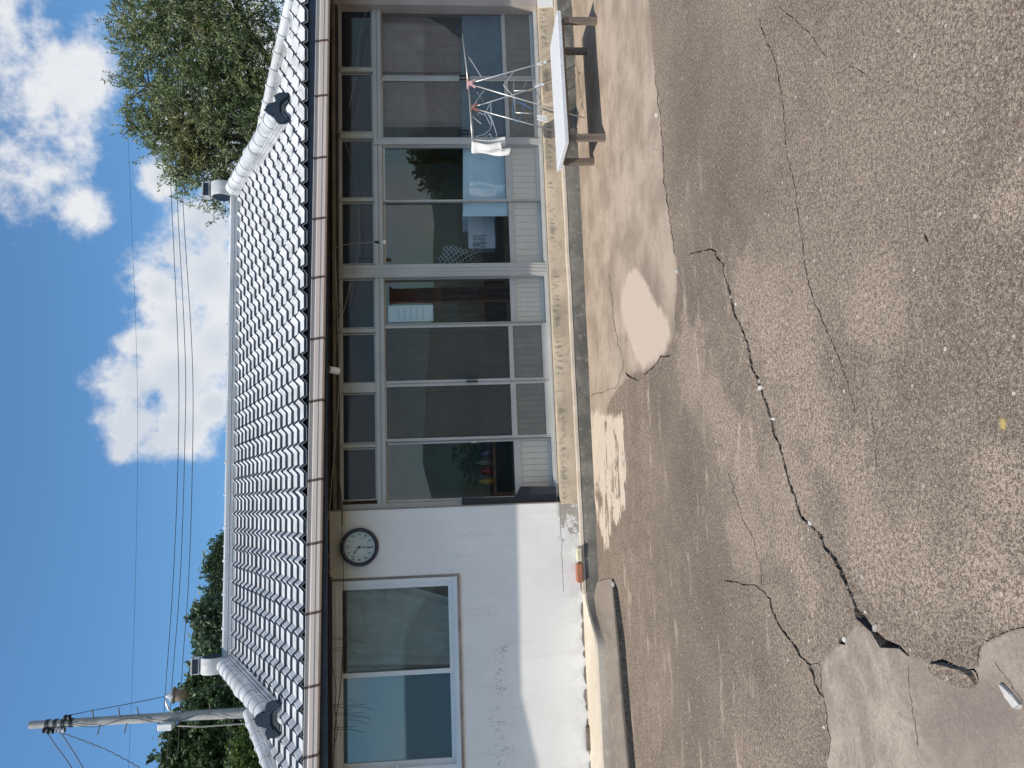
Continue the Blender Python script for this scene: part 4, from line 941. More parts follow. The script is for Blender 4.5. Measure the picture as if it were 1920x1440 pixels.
for i, x in enumerate(seamx):
    q = MB(); vs = []; n = len(gsec); sk = .010
    for dx, sgn in ((-.011, 1), (.011, 1)):
        for y, dz in gsec: vs.append((x+dx+sk*(-dz/gh), y-(.004 if y < YE else 0), gmid(x)+dz*1.03))
    q.add(vs, [(i_, i_+1, n+i_+1, n+i_) for i_ in range(n-1)])
    q.bar((x, YG, gmid(x)+gh), (x, YE+.03, gmid(x)+gh+.01), .016, .004)
    q.obj('gutter_bracket', brk, gut)
fl = MB(); fl.box(gx0, gx1, YG+.02, YE+.05, ZE-.015, ZE-.006)
fl = MB(); fl.add([(-2.95, YE+.05, ZE-.01), (-2.95, YG, ZE-.01), (gx0, YG+yo(gx0), ZE-.01), (gx0, YE+.05, ZE-.01)], [(0,1,2,3)]); fl.obj('eave_shadow_flap', navy, house)  # unseen flap closing the bent corner, added for its shadow on the wall
# soffit boards and rafters
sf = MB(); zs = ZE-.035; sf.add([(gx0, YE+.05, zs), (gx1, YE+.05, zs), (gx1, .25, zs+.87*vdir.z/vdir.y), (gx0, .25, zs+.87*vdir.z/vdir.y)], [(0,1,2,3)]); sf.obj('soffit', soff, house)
k = 0; x = gx0+.1; rr = random.Random(4)
while x < gx1:
    q = MB(); r_ = rr.uniform(.034, .046); z0 = ZE-.035-r_*.8
    sx_ = rr.uniform(-.01, .01)
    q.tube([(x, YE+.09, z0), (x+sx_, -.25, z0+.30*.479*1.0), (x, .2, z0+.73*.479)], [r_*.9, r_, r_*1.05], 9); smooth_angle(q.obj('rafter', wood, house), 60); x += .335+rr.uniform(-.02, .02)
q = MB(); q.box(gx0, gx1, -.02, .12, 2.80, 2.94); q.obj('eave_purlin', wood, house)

# ------------------------------------------------------------------ clock
cc = at(674, 1026, -.02); clk = empty('wall_clock', 'round wall clock with dark rim and pale dial hanging on the white wall', 'clock', (cc.x, -.0, cc.z))
R_ = (at(674, 989.5, -.04)-at(674, 1062.5, -.04)).length/2
def lathe(prof_, n=48, axis='y'):
    mb = MB(); k = len(prof_)
    for r_, y in prof_:
        for j in range(n): t = 2*math.pi*j/n; mb.v.append((r_*math.cos(t), y, r_*math.sin(t)))
    for i in range(k-1):
        for j in range(n): mb.f.append((i*n+j, i*n+(j+1) % n, (i+1)*n+(j+1) % n, (i+1)*n+j)); mb.mi.append(0)
    return mb
smooth_angle(lathe([(R_*.80, -.012), (R_*.81, -.03), (R_*.86, -.044), (R_*.93, -.046), (R_*.99, -.034), (R_, -.016), (R_, -.001)]).obj('rim', rim, clk), 60)
df = MB(); df.v = [(0,-.012,0)]+[(R_*.82*math.cos(2*math.pi*j/48), -.012, R_*.82*math.sin(2*math.pi*j/48)) for j in range(48)]; df.f = [(0, j+1, (j+1) % 48+1) for j in range(48)]; df.mi = [0]*48
dial = df.obj('dial', face, clk)
lathe([(R_*.455, -.0128), (R_*.468, -.0128)]).obj('dial_ring', greyink, dial)
for k in range(1, 13):
    a = R(90-30*k); o = link('numeral', text_mesh(str(k), R_*.25, ink, .0005), dial); o.location = (R_*.645*math.cos(a), -.0135, R_*.645*math.sin(a)); o.rotation_euler = (R(90), 0, 0)
tk = MB()
for k in range(60):
    a = R(6*k); tk.bar((R_*.775*math.cos(a), -.0126, R_*.775*math.sin(a)), (R_*.795*math.cos(a), -.0126, R_*.795*math.sin(a)), .0015, .0008)
tk.obj('minute_marks', ink, dial)
def hand(ang, ln, wd, y, nm):
    q = MB(); d = Vector((math.sin(ang), 0, math.cos(ang))); s_ = Vector((d.z, 0, -d.x)); o = Vector((0, y, 0))
    pts_ = [(-.12, wd*.4), (.55, wd*.35), (.68, wd), (.78, wd*.35), (1, .0006), (1, -.0006), (.78, -wd*.35), (.68, -wd), (.55, -wd*.35), (-.12, -wd*.4)]
    vs = [o+d*(t*ln)+s_*w_ for t, w_ in pts_]; n = len(vs); vs += [v+Vector((0,.0012,0)) for v in vs]; q.add(vs, [tuple(range(n)), tuple(reversed(range(n, 2*n)))]+[(i, i+n, (i+1) % n+n, (i+1) % n) for i in range(n)]); q.obj(nm, ink, clk)
hand(R(-47), R_*.50, .009, -.018, 'hour_hand'); hand(R(184), R_*.70, .007, -.021, 'minute_hand'); hand(R(8), R_*.25, .003, -.024, 'second_hand')
t_ = text_mesh('QUARTZ', R_*.06, greyink, .0004); o = link('dial_print', t_, dial); o.location = (0, -.0132, -R_*.22); o.rotation_euler = (R(90), 0, 0)
lathe([(.012, -.016), (.010, -.026), (.0005, -.026)], 16).obj('hand_boss', ink, clk)

# ------------------------------------------------------------------ things under the eave
def cable(pts3, r, m, label, name='cable', group=None, n=6, sub=6, sag=0):
    P3 = [Vector(p) for p in pts3]; out = []
    for i in range(len(P3)-1):
        a = P3[max(0, i-1)]; b = P3[i]; c = P3[i+1]; d = P3[min(len(P3)-1, i+2)]
        for k in range(sub):
            t = k/sub; out.append(.5*((2*b)+(-a+c)*t+(2*a-5*b+4*c-d)*t*t+(-a+3*b-3*c+d)*t**3))
    out.append(P3[-1]); return tag(MB().tube(out, r, n).obj(name, m, None, True), label, 'cable', group)
E3 = lambda L, y: [at(V, P, y if not isinstance(y, (list, tuple)) else y[i]) for i, (V, P) in enumerate(L)]
cable(E3([(612,640),(617,760),(628,840),(638,930),(642,1020),(644,1120),(642,1230),(637,1300),(629,1360),(624,1450)], -.12), .0045, cablek, 'long black cable strung under the eave past the clock and the white window')
cable(E3([(628,466),(630,520),(633,600),(636,690),(634,760),(628,830),(622,900),(617,960),(608,1010),(604,1080)], -.25), .0045, cablew, 'pale grey cable running under the eave from the bulb to the clock')
cable(E3([(700,-20),(684,30),(674,70),(668,130),(655,200)], .02), .0028, cablew, 'thin pale wire drooping over the rightmost transom panes')
cable(E3([(644,258),(655,290),(666,330),(674,370),(676,372)], .05), .0028, cablew, 'thin pale wire hanging over the transom above the drying rack')
cable(E3([(671,372),(673,430),(672,470),(660,520),(648,570),(637,610),(626,660)], -.02), .003, cablew, 'thin wire crossing the transom panes diagonally by the central post')
cable(E3([(604,540),(617,545),(630,560),(640,585),(620,620),(618,680)], -.20), .004, cablek, 'black cable looping under the eave left of the central post')
cable(E3([(600,780),(607,820),(618,850),(630,870),(640,930),(643,985)], -.1), .004, cablek, 'black cable dropping from the eave toward the corner above the black board')
cable(E3([(603,980),(606,1010),(614,1030),(613,1075),(606,1100),(618,1180),(612,1250),(617,1340),(622,1440)], -.3), .004, cablek, 'sagging black cable bundle under the eave above the window')
cable(E3([(600,1110),(604,1190),(610,1280),(604,1350),(612,1450)], -.4), .005, cablek, 'upper black cable close behind the gutter above the window')
cable(E3([(602,1170),(614,1220),(604,1280),(614,1330),(602,1390),(612,1450)], -.35), .003, cablew, 'thin pale cable wound between the black cables above the window')
cable(E3([(604,1020),(618,1045),(626,1060),(612,1075)], -.2), .003, cablew, 'short pale cable loop beside the clock')
cable(E3([(623,1250),(630,1290),(628,1330),(633,1370),(624,1400)], -.15), .003, cablek, 'thin black wire tied along the window head')
for P, V, ln, lb in ((1196, 640, 42, 'pair of loose black wire ends hanging before the right pane of the window'), (1216, 622, 48, 'bent black wire ends hanging beside the middle of the white window'), (1322, 622, 34, 'black wire ends hanging at the head of the left window pane'), (1338, 650, 44, 'long black wire ends hanging before the left window pane'), (1364, 632, 50, 'leftmost pair of black wire ends hanging before the window')):
    q = MB()
    for s_ in (0, 5):
        L = [(V-22, P+s_*.6-1), (V, P+s_*.7), (V+ln*.35, P+s_*.8-1), (V+ln*.7, P+s_*.9+1), (V+ln, P+s_+5)] if s_ else [(V-22, P-2), (V, P), (V+ln*.3, P-1), (V+ln*.7, P-2)]
        q.tube([at(a, b, -.10) for a, b in L], .0024, 5)
    tag(q.obj('loose_wires', cablek), lb, 'wires')
# cable knots and clips on the eave
for k, (V, P) in enumerate(((605,1128),(604,1150),(608,1203),(606,1260),(605,1326),(607,1390))):
    q = MB(); p = at(V, P, -.33); q.tube([p+Vector((-.035,0,.012)), p+Vector((0,-.01,-.006)), p+Vector((.04,0,.01))], [.008,.016,.007], 7)
    tag(q.obj('cable_clip', mat('grey_putty', (0.32,0.29,0.27), 0.8), None, True), 'pale lump of putty holding the cables, number %s from the clock' % ('one','two','three','four','five','six')[k] if False else ['pale cable knot nearest the clock under the eave','second pale cable knot left of the clock','pale cable knot above the right window pane','pale cable knot above the window mullion','pale cable knot above the left window pane','leftmost pale cable knot under the eave'][k], 'cable knot')
# bulb
bulb = empty('hanging_bulb', 'bare white light bulb hanging on a wire in front of the transom rail', 'light bulb', at(700, 455, -.12))
bo_ = bulb.location.copy()
def rel(p): return Vector(p)-bo_
q = MB(); q.tube([rel(at(628,465,-.12)), rel(at(640,460,-.12)), rel(at(660,457,-.12)), rel(at(702,454,-.12))], .0035, 6); q.obj('cord', cablew, bulb)
pt = at(702,454,-.12); q = MB(); q.tube([rel(pt), rel(pt-Vector((0,0,.02))), rel(pt-Vector((0,0,.055)))], [.010,.015,.014], 10); q.obj('socket', black, bulb)
q = MB(); q.tube([rel(pt-Vector((0,0,z))) for z in (.055,.07,.085,.10,.115,.125)], [.013,.015,.024,.028,.022,.008], 12); q.obj('globe', mat('bulb_glass', (0.72,0.72,0.62), 0.2), bulb, True)
# white tube lamp / pipe end under the gutter
a = at(617, 693, -.45); b = at(634, 696, -.38); q = MB(); q.tube([a, a.lerp(b, .06), b], [.030,.034,.036], 20, cap=True)
tub = tag(smooth_angle(q.obj('eave_camera', whitep)), 'white cylindrical security camera under the gutter above the screened doors', 'camera')
q = MB(); d = (b-a).normalized(); q.tube([b+d*.0005, b+d*.004], [.030, .030], 20); q.obj('camera_lens', ink, tub)
q = MB(); q.bar(a+Vector((0,.03,.01)), a+Vector((.0,.14,.10)), .014, .014); q.obj('camera_arm', galv, tub)
# bricks on the ledge
ld = MB(); p = onz(1094, 1038, .262); hgt = .05
def brick(V, P0_, P1_, m, label, nm, h):
    a = at(V, P0_, -.05); b = at(V, P1_, -.05); q = MB(); q.bevbox(min(a.x, b.x), max(a.x, b.x), -.095, -.008, .258, .258+h, .006); return tag(q.obj(nm, m), label, 'brick')
brick(1092, 1052, 1027, blocky, 'small cream block on the ledge at the foot of the white wall', 'cream_block', .048)
brick(1092, 1091, 1057, brickr, 'red-brown brick lying beside the cream block at the wall foot', 'red_brick', .062)
q = MB(); a = at(1104, 1408, -.05); b = at(1104, 1364, -.05); q.bevbox(a.x, b.x, -.06, -.01, .262, .298, .004); tag(q.obj('wood_offcut', woodl), 'grey-brown wooden offcut on the cream ledge at the far left', 'offcut')

# ------------------------------------------------------------------ bench
TZ = .43
cA, cB, cC, cD = [onz(V, P, TZ) for V, P in ((1044,16),(1031,93),(1045,325),(1058,263))]
cx = (cA+cB+cC+cD)/4; ux = ((cA-cD)+(cB-cC)).normalized(); uy = Vector((-ux.y, ux.x, 0)); lx = ((cA-cD).length+(cB-cC).length)/2; ly = ((cA-cB).length+(cD-cC).length)/2
bench = empty('bench', 'low bench with speckled pale top and dark wooden legs before the doors', 'bench', (cx.x, cx.y, 0)); bench.rotation_euler = (0,0,math.atan2(ux.y, ux.x))
q = MB(); q.bevbox(-lx/2, lx/2, -ly/2, ly/2, TZ-.042, TZ, .005); q.obj('bench_top', marble, bench)
q = MB(); q.box(-lx/2+.05, lx/2-.05, -ly/2+.05, ly/2-.05, TZ-.068, TZ-.042); q.obj('bench_frame', woodl, bench)
for sx in (-1, 1):
    for sy in (-1, 1):
        px_, py_ = sx*(lx/2-.075), sy*(ly/2-.05); wd = Matrix.Rotation(bench.rotation_euler.z, 3, 'Z') @ Vector((px_, py_, 0)); g = gz(cx.x+wd.x, cx.y+wd.y)
        q = MB(); q.bevbox(px_-.030, px_+.030, py_-.022, py_+.022, g-.004, TZ-.068, .004); q.obj('leg', woodl, bench)

# ------------------------------------------------------------------ drying rack
YF, YB = -.56, -.14
rack = empty('drying_rack', 'folding metal clothes drying rack with pink joints standing behind the bench', 'clothes rack', (at(1050, 160, YF).x, (YF+YB)/2, 0.05))
ro_ = rack.location.copy(); rl = lambda p: Vector(p)-ro_
jf, jb = at(878, 157, YF), at(883, 202, YB)
def q3(V, P, y): return rl(at(V, P, y))
def gfoot(V, P, y):
    p = at(V, P, y); return p
def leg(j, V, P, y):
    p = at(V, P, y); d = (p-j); t = (j.z-gz(p.x, y)-.01)/(j.z-p.z); return j + d*t
for j, ft, y in ((jf, (1035,113), YF), (jf, (1037,204), YF), (jb, (1000,166), YB), (jb, (1042,246), YB)):
    e = leg(j, ft[0], ft[1], y); q = MB(); q.tube([rl(j), rl(e)], .0068, 8); q.obj('leg', steel, rack, True)
rT = at(867, 65, YF); lT = at(886, 268, YF+.05); rTb = at(868, 118, YB); lTb = at(888, 272, YB)
rTb = jb+(rT-jf); lTb = jb+(lT-jf)*.62; lTf = jf+(lT-jf)*.97
q = MB(); q.tube([rl(jf), rl(rT)], .0065, 8); q.obj('wing_arm', steel, rack, True)
q = MB(); q.tube([rl(jf), rl(lTf)], .0065, 8); q.obj('wing_arm', steel, rack, True)
q = MB(); q.tube([rl(jb), rl(rTb)], .0065, 8); q.obj('wing_arm', steel, rack, True)
q = MB(); q.tube([rl(jb), rl(lTb)], .0065, 8); q.obj('wing_arm', steel, rack, True)
for t in (.0, .2, .4, .6, .8, 1.0):
    q = MB(); q.tube([rl(jf.lerp(rT, t)), rl(jb.lerp(rTb, t))], .0030, 6); q.obj('rod', steel, rack, True)
for t in (.2, .4, .6, .8, 1.0):
    q = MB(); q.tube([rl(jf.lerp(lTf, t)), rl(jb.lerp(lTb, t))], .0030, 6); q.obj('rod', steel, rack, True)
# struts from the wings down to the legs, zigzag brace
for L in ([(879,107,YF),(903,145,YF)], [(883,205,YB),(907,170,YF)], [(895,173,YF),(908,194,YB)], [(965,132,YF),(944,160,YF),(966,184,YF)], [(962,184,YF),(967,211,YB)], [(881,214,YB),(902,232,YB)]):
    q = MB(); q.tube([q3(*p) for p in L], .0042, 6); q.obj('strut', steel, rack)
for y, L in ((YF, [(963,170),(997,170)]), (YF, [(966,211),(1000,213)])):
    q = MB(); q.tube([q3(V, P, y) for V, P in L], .0065, 8); q.obj('crossbar', steel, rack, True)
for y, L in ((YF, [(963,170),(964,145)]), (YF, [(980,170),(988,150)]), (YF, [(964,171),(966,211)])):
    q = MB(); q.tube([q3(V, P, y) for V, P in L], .0022, 6); q.obj('wire', steel, rack)
for j, m_ in ((jf, pink), (jb, mat('faded_red_plastic', (0.45,0.17,0.14), 0.5))):
    q = MB(); p = rl(j)
    q.bevbox(p.x-.055, p.x+.055, p.y-.011, p.y+.011, p.z-.004, p.z+.016, .003); q.tube([p+Vector((0,-.018,-.022)), p+Vector((0,.018,-.022))], .024, 14)
    q.bar(p+Vector((-.005,0,-.02)), p+Vector((-.038,0,-.075)), .022, .016); q.bar(p+Vector((.005,0,-.02)), p+Vector((.042,0,-.07)), .022, .016)
    smooth_angle(q.obj('joint', m_, rack), 40)
# towels over the outer rod of the left wing
def towel(x, ya, yb, ztop, zl, zr, th, label, seed, m=cloth):
    rr = random.Random(seed); nu, nv = 12, 20; vs = []; ph = rr.uniform(0, 6)
    for i in range(nu+1):
        s_ = i/nu; y = lerp(ya, yb, s_); 
        for k in range(2*nv+1):
            t = (k-nv)/nv; a = abs(t); sgn = -1 if t < 0 else 1
            z = ztop-(ztop-(zl if t < 0 else zr))*a + .0; off = .012 + .018*a
            x_ = x + sgn*off*(1 if a > .05 else a*20) + .012*math.sin(y*38+ph+a*2)*a + .010*math.sin(a*7+ph)
            vs.append((x_, y+.012*math.sin(a*5+ph)*a, z+ .010*math.sin(y*22+ph)*a))
    n = 2*nv+1; q = MB().add(vs, [(i*n+k, i*n+k+1, (i+1)*n+k+1, (i+1)*n+k) for i in range(nu) for k in range(n-1)])
    return tag(q.obj('towel', m, None, True), label, 'towel')
tx = lTf.x
ztop = lTf.z+.008
towel(tx-.02, YF+.02, YF+.24, ztop, at(942, 290, YF).z, at(950, 290, YF).z, .01, 'white towel folded over the left end of the drying rack, nearest the viewer', 1)
towel(tx+.012, YF+.16, YF+.33, ztop-.004, at(959, 285, YF).z, at(930, 285, YF).z, .01, 'white cloth with grey print hanging lowest behind the front towel', 2)
# grey print on the lower cloth
# wire hangers
def hanger(p, tilt, label, sc=1.0):
    q = MB(); pts_ = [(0,.0),(-.19,-.10),(-.20,-.12),(.20,-.12),(.19,-.10),(0,0)]; d = Vector((math.sin(tilt), -math.cos(tilt), 0))
    q.tube([p+d*(u*sc)+Vector((0,0,z*sc)) for u, z in pts_], .0022, 5, cap=False)
    q.tube([p, p+Vector((0,0,.03)), p+d*.012+Vector((0,0,.045)), p+d*.02+Vector((0,0,.062)), p+d*.0+Vector((0,0,.072)), p-d*.015+Vector((0,0,.062))], .0022, 5)
    return tag(q.obj('wire_hanger', hangm), label, 'hanger')
hanger(at(909, 214, YF+.05)-Vector((0,0,0)), R(75), 'pale blue wire hanger hanging on the left half of the drying rack', .55)
q = MB()
for L in ([(892,256),(901,254),(908,252),(918,244),(925,228),(914,212)], [(894,262),(905,259),(918,252),(924,262),(930,272)], [(914,212),(925,232),(932,255),(934,275)], [(918,250),(926,262),(932,273)]):
    q.tube([at(V, P, YF+.08) for V, P in L], .0024, 5)
tag(q.obj('wire_hanger', hangm), 'bent pale blue wire hanger caught beside the white towels', 'hanger')
# blue cord
q = MB()
for L in ([(962,188),(961,200),(963,215),(966,226),(972,222)], [(963,186),(972,192),(984,196),(997,204)], [(981,178),(983,190),(980,206)], [(964,226),(972,230),(978,216)]):
    q.tube([at(V, P, YF+.02) for V, P in L], .0032, 5)
tag(q.obj('tangled_string', bluep), 'tangle of blue cord hanging inside the drying rack', 'cord')
# clothes pegs
pegL = [((1007,121), (1016,119), 'white clothes peg on the right leg of the drying rack'), ((1019,117), (1025,116), 'small white peg just below another on the right rack leg'), ((1003,163), (1012,160), 'upper of two white pegs near the middle of the drying rack'), ((1013,159), (1020,158), 'lower of two white pegs near the middle of the drying rack'), ((1007,217), (1026,221), 'white peg hanging lower left of the rack, right one of the pair'), ((1007,223), (1026,227), 'white peg hanging lower left of the rack, left one of the pair')]
for (a, b, lb) in pegL:
    p, q_ = at(a[0], a[1], YF-.01), at(b[0], b[1], YF-.01); m_ = MB(); d = q_-p
    m_.bar(p+Vector((.004,0,0)), q_+Vector((.009,0,0)), .012, .009); m_.bar(p-Vector((.004,0,0)), q_-Vector((.009,0,0)), .012, .009); m_.tube([p.lerp(q_, .55)-Vector((.012,0,0)), p.lerp(q_, .55)+Vector((.014,0,0))], .006, 8)
    tag(m_.obj('clothes_peg', whitep), lb, 'peg')

# ------------------------------------------------------------------ utility pole
YP = 7.0
pt_, pb_ = at(56, 1360, YP), at(470, 1335, YP)
px0 = (pt_.x+pb_.x)/2
pole = empty('utility_pole', 'grey concrete utility pole with a street lamp rising behind the roof', 'utility pole', (px0, YP, 0))
po_ = pole.location.copy(); pl = lambda p: Vector(p)-po_
rt_ = 7.6/F_PX*15.2; 
q = MB(); q.tube([(0,0,0), (0,0,5.4), (0,0,pt_.z)], [rt_*1.55, rt_*1.15, rt_*.80], 20); smooth_angle(q.obj('pole_shaft', conc, pole), 40)
for V, P in ((120,1352),(135,1352),(105,1355),(90,1358)):
    z = at(V, P, YP).z; q = MB(); q.tube([(0,0,z-.03), (0,0,z+.03)], rt_*.98, 16); q.obj('steel_band', black, pole)
for i, V in enumerate((178,190,227,240,262,300,344,371,397)):
    z = at(V, 1350, YP).z; s_ = 1 if i in (0,2,4,6,8) else -1; r_ = rt_*1.0
    q = MB(); q.tube([(s_*r_*.7, -.05, z), (s_*(r_+.14), -.05, z+.035)], .010, 6); q.obj('step_bolt', mat('rusty_bolt', (0.12,0.10,0.09), 0.7), pole)
# insulators and clamps
for V, P, m_ in ((86,1369,black), (94,1371,black), (110,1368,galv), (116,1369,galv), (126,1345,black)):
    p = pl(at(V, P, YP-.05)); q = MB(); q.tube([p+Vector((0,0,.06)), p+Vector((0,0,.03)), p, p-Vector((0,0,.05))], [.03,.055,.035,.05], 10); q.bar((0,0,p.z), p, .03, .03); q.obj('insulator', m_, pole)
p0, p1 = pl(at(300, 1366, YP-.1)), pl(at(327, 1356, YP-.1)); q = MB(); q.bevbox(p0.x-.01, p1.x+.02, -.24, -.08, p1.z, p0.z, .01); q.obj('meter_box', mat('box_paint', (0.78,0.79,0.78), 0.5), pole)
# street lamp
lc = pl(at(318, 1304, YP-.1)); arm = MB(); arm.tube([pl(at(326,1336,YP-.1)), pl(at(316,1330,YP-.1)), pl(at(311,1316,YP-.1)), lc+Vector((-.02,0,.03))], .018, 8)
arm.obj('lamp_arm', galv, pole, True)
q = MB(); z = lc; q.tube([z+Vector((0,0,.06)), z+Vector((0,0,.02)), z+Vector((.0,0,-.03)), z+Vector((0,0,-.075)), z+Vector((0,0,-.10))], [.035,.06,.10,.15,.13], 18); hd_ = smooth_angle(q.obj('lamp_hood', galv, pole), 50)
q = MB(); q.tube([z+Vector((0,0,-.10)), z+Vector((0,0,-.2)), z+Vector((.01,0,-.30))], [.12,.105,.075], 18); q.obj('lamp_glass', amber, hd_, True)
# cables wound on the pole
q = MB(); pts_ = []
for k in range(40):
    t = k/39; a = t*16; z = lerp(pt_.z-.5, 5.5, t); r_ = lerp(rt_*.85, rt_*1.2, t)+.015; pts_.append((r_*math.cos(a)*.6-.02, -abs(r_), z))
q.tube(pts_, .005, 6); q.obj('riser_cable', cablek, pole, True)
q = MB(); q.tube([(-rt_*1.2, -.1, at(300,1360,YP).z), (-rt_*1.5-.05, -.1, at(380,1350,YP).z), (-rt_*1.6-.03, -.1, 5.2), (-rt_*1.5, -.1, 3.5)], .016, 6); q.obj('riser_cable', cablew, pole, True)
# overhead lines
def oh(L, y, r, lb, g='overhead lines'):
    return cable([at(V, P, y) for V, P in L], r, cablek, lb, 'overhead_line', None, 5, 6)
oh([(303,-200),(313,150),(320,342),(334,660),(334,850),(325,1080),(309,1310),(296,1500)], 9.5, .0075, 'uppermost of the three close power lines across the cloud')
oh([(312,-200),(322,150),(331,352),(347,660),(346,850),(338,1080),(322,1290),(309,1500)], 9.5, .0075, 'middle of the three close power lines across the cloud')
oh([(325,-200),(335,150),(343,380),(360,660),(361,850),(354,1080),(341,1265),(330,1500)], 9.5, .0075, 'lowest of the three close power lines across the cloud')
oh([(228,-100),(238,200),(246,400),(256,660),(258,850),(254,1080),(247,1300),(238,1500)], 16, .0045, 'thin single wire high above the three power lines')
oh([(127,1342),(170,1333),(240,1320),(314,1305),(345,1299),(400,1288),(440,1280)], YP, .007, 'slack wire from the pole top down past the street lamp')
oh([(89,1375),(106,1400),(128,1430),(150,1465)], YP, .008, 'upper of the two wires leaving the pole top to the left')
oh([(114,1374),(130,1398),(150,1430),(175,1475)], YP, .008, 'lower of the two wires leaving the pole top to the left')
q = MB(); L = [(118,1375),(160,1390),(200,1406),(240,1427),(272,1446)]; pp = [at(V, P, YP) for V, P in L]; fine = []
for i in range(len(pp)-1):
    for k in range(14): fine.append(pp[i].lerp(pp[i+1], k/14)+Vector((0,0,.016*math.sin((i*14+k)*1.35))))
tag(q.tube(fine, .009, 5).obj('twisted_cable', mat('twist_cable', (0.10,0.13,0.17), 0.6)), 'twisted service cable sloping from the pole down to the left', 'cable')
oh([(442,1140),(440,1300),(432,1380),(425,1480)], 8.0, .006, 'faint wire crossing before the trees beside the pole')

# ------------------------------------------------------------------ trees
def spheres(lst, y): return [(at(V, P, y), r*(at(V, P, y)-CAM).dot(fwd)/F_PX) for V, P, r in lst]
def tree(name, label, blobs3, trunkbase, leafm, nleaf, ll, lw, seed, depth=1.0, droop=.0, cat='tree', clump=26, group=None, spread=.3, branches=True):
    rr = random.Random(seed); tot = sum(r**2.5 for _, r in blobs3)
    root = empty(name, label, cat, trunkbase, group); o = Vector(trunkbase)
    cen = sum((c for c, _ in blobs3), Vector())/len(blobs3); mb = MB(); fork = o.lerp(cen, .55); fork.z = o.z+(cen.z-o.z)*.55
    h = cen.z-o.z
    mb.tube([Vector(), (o.lerp(fork, .5)-o)+Vector((rr.uniform(-.1,.1),0,0)), fork-o], [h*.045, h*.034, h*.026], 10)
    if branches:
        for c, r in blobs3:
            if r < .32 and leafm is leafA: continue
            m1 = fork.lerp(c, .5)+Vector((rr.uniform(-.2,.2), rr.uniform(-.2,.2), rr.uniform(0,.3)))
            mb.tube([fork-o, m1-o, c-o], [h*.010, h*.006, h*.003], 7)
            for k in range(7):
                e = c+Vector((rr.gauss(0,1), rr.gauss(0,1), rr.gauss(.2,1))).normalized()*r*.85; mb.tube([c-o, c.lerp(e, .5)+Vector((0,0,.05))-o, e-o], [h*.003, h*.002, .004], 5)
    smooth_angle(mb.obj('trunk', bark, root), 60)
    vs = []; fs = []; tone = []
    nc = nleaf//clump
    for c, r in blobs3:
        k_ = int(nc*r**2.5/tot)
        for _ in range(k_):
            d = Vector((rr.gauss(0,1), rr.gauss(0,1)*depth, rr.gauss(0,1))).normalized(); rad = r*(rr.random()**.42)*rr.uniform(.85, 1.12)
            p = c+Vector((d.x*rad, d.y*rad*depth, d.z*rad)); tn = rr.random()
            tw = Vector((rr.gauss(0,1), rr.gauss(0,1), rr.gauss(.15,.7)-droop)).normalized()
            cl_ = spread*rr.uniform(.6, 1.3)
            for j in range(clump):
                t = j/clump; q = p+tw*(t-.4)*cl_*2+Vector((rr.gauss(0,.22), rr.gauss(0,.22), rr.gauss(0,.22)))*cl_*.55 - Vector((0,0,droop*t*t*cl_))
                a = (tw+Vector((rr.gauss(0,.7), rr.gauss(0,.7), rr.gauss(-droop,.6)))).normalized(); n = Vector((rr.gauss(0,1), rr.gauss(0,1), rr.gauss(.6,1))).normalized(); b = a.cross(n)
                if b.length < .05: continue
                b = b.normalized()*lw/2*rr.uniform(.7,1.2); L = ll*rr.uniform(.7,1.25); i0 = len(vs); q = q-o
                vs += [tuple(q-a*L/2), tuple(q+b-a*L*.05), tuple(q+a*L/2), tuple(q-b-a*L*.05)]; fs.append((i0, i0+1, i0+2, i0+3)); tone.append(max(0, min(1, .75*tn+.35*rr.random()-.05)))
    cm = MB(); cm.v = vs; cm.f = fs; cm.mi = [0]*len(fs); cm.tone = tone; cr = cm.obj('crown', leafm, root); return root
T1 = spheres([(300,50,95),(280,160,62),(380,110,110),(330,230,75),(420,260,90),(300,-60,110),(470,150,110),(440,20,120),(350,330,48),(395,365,30),(420,340,42),(470,330,60),(250,70,55),(202,28,13),(208,60,11),(212,150,9),(228,205,12),(236,232,9),(262,300,12),(350,300,50),(390,290,50),(330,270,55),(300,250,45),(380,200,90),(400,395,22),(255,240,38),(245,215,26),(230,150,26),(360,-140,150),(520,240,90)], 8.6)
tree('willow_tree', 'tall loose-leaved tree rising behind the right end of the roof', T1, (6.6, 8.9, 0), leafA, 112000, .115, .028, 11, 1.0, .35, clump=22, spread=.26)
q = None
T2 = spheres([(345,1425,52),(400,1400,60),(330,1385,30),(420,1330,45),(370,1345,34),(480,1420,70),(460,1360,50),(400,1470,80)], 10)
tree('broadleaf_tree', 'dark dense broadleaf tree behind the left corner ridge, nearest the pole', T2, (at(480,1400,10).x, 10, 0), leafB, 42000, .12, .07, 12, 1.0, .1, clump=24, spread=.22)
T3 = spheres([(400,1300,36),(385,1275,26),(360,1290,18),(430,1290,45),(455,1270,45),(400,1250,22)], 12)
tree('broadleaf_tree', 'dark green tree between the finial and the street lamp', T3, (at(480,1290,12).x, 12, 0), leafB, 20000, .12, .07, 13, 1.0, .1, clump=24, spread=.22)
T4 = spheres([(455,1410,26),(475,1390,24),(480,1430,30),(460,1440,26)], 9.0)
tree('bright_shrub', 'brighter yellow-green shrub low behind the left corner ridge', T4, (at(500,1410,9.0).x, 9.0, 0), leafC, 9000, .09, .05, 14, 1.0, .1, clump=20, spread=.16, cat='shrub')
T5 = spheres([(385,1155,22),(395,1175,24),(405,1200,26),(380,1180,12),(400,1225,22),(415,1140,20)], 24)
tree('broadleaf_tree', 'small tree standing out of the wooded ridge behind the roof ridge', T5, (at(480,1180,24).x, 24, 0), leafH, 15000, .20, .11, 15, 1.0, .1, clump=24, spread=.4)
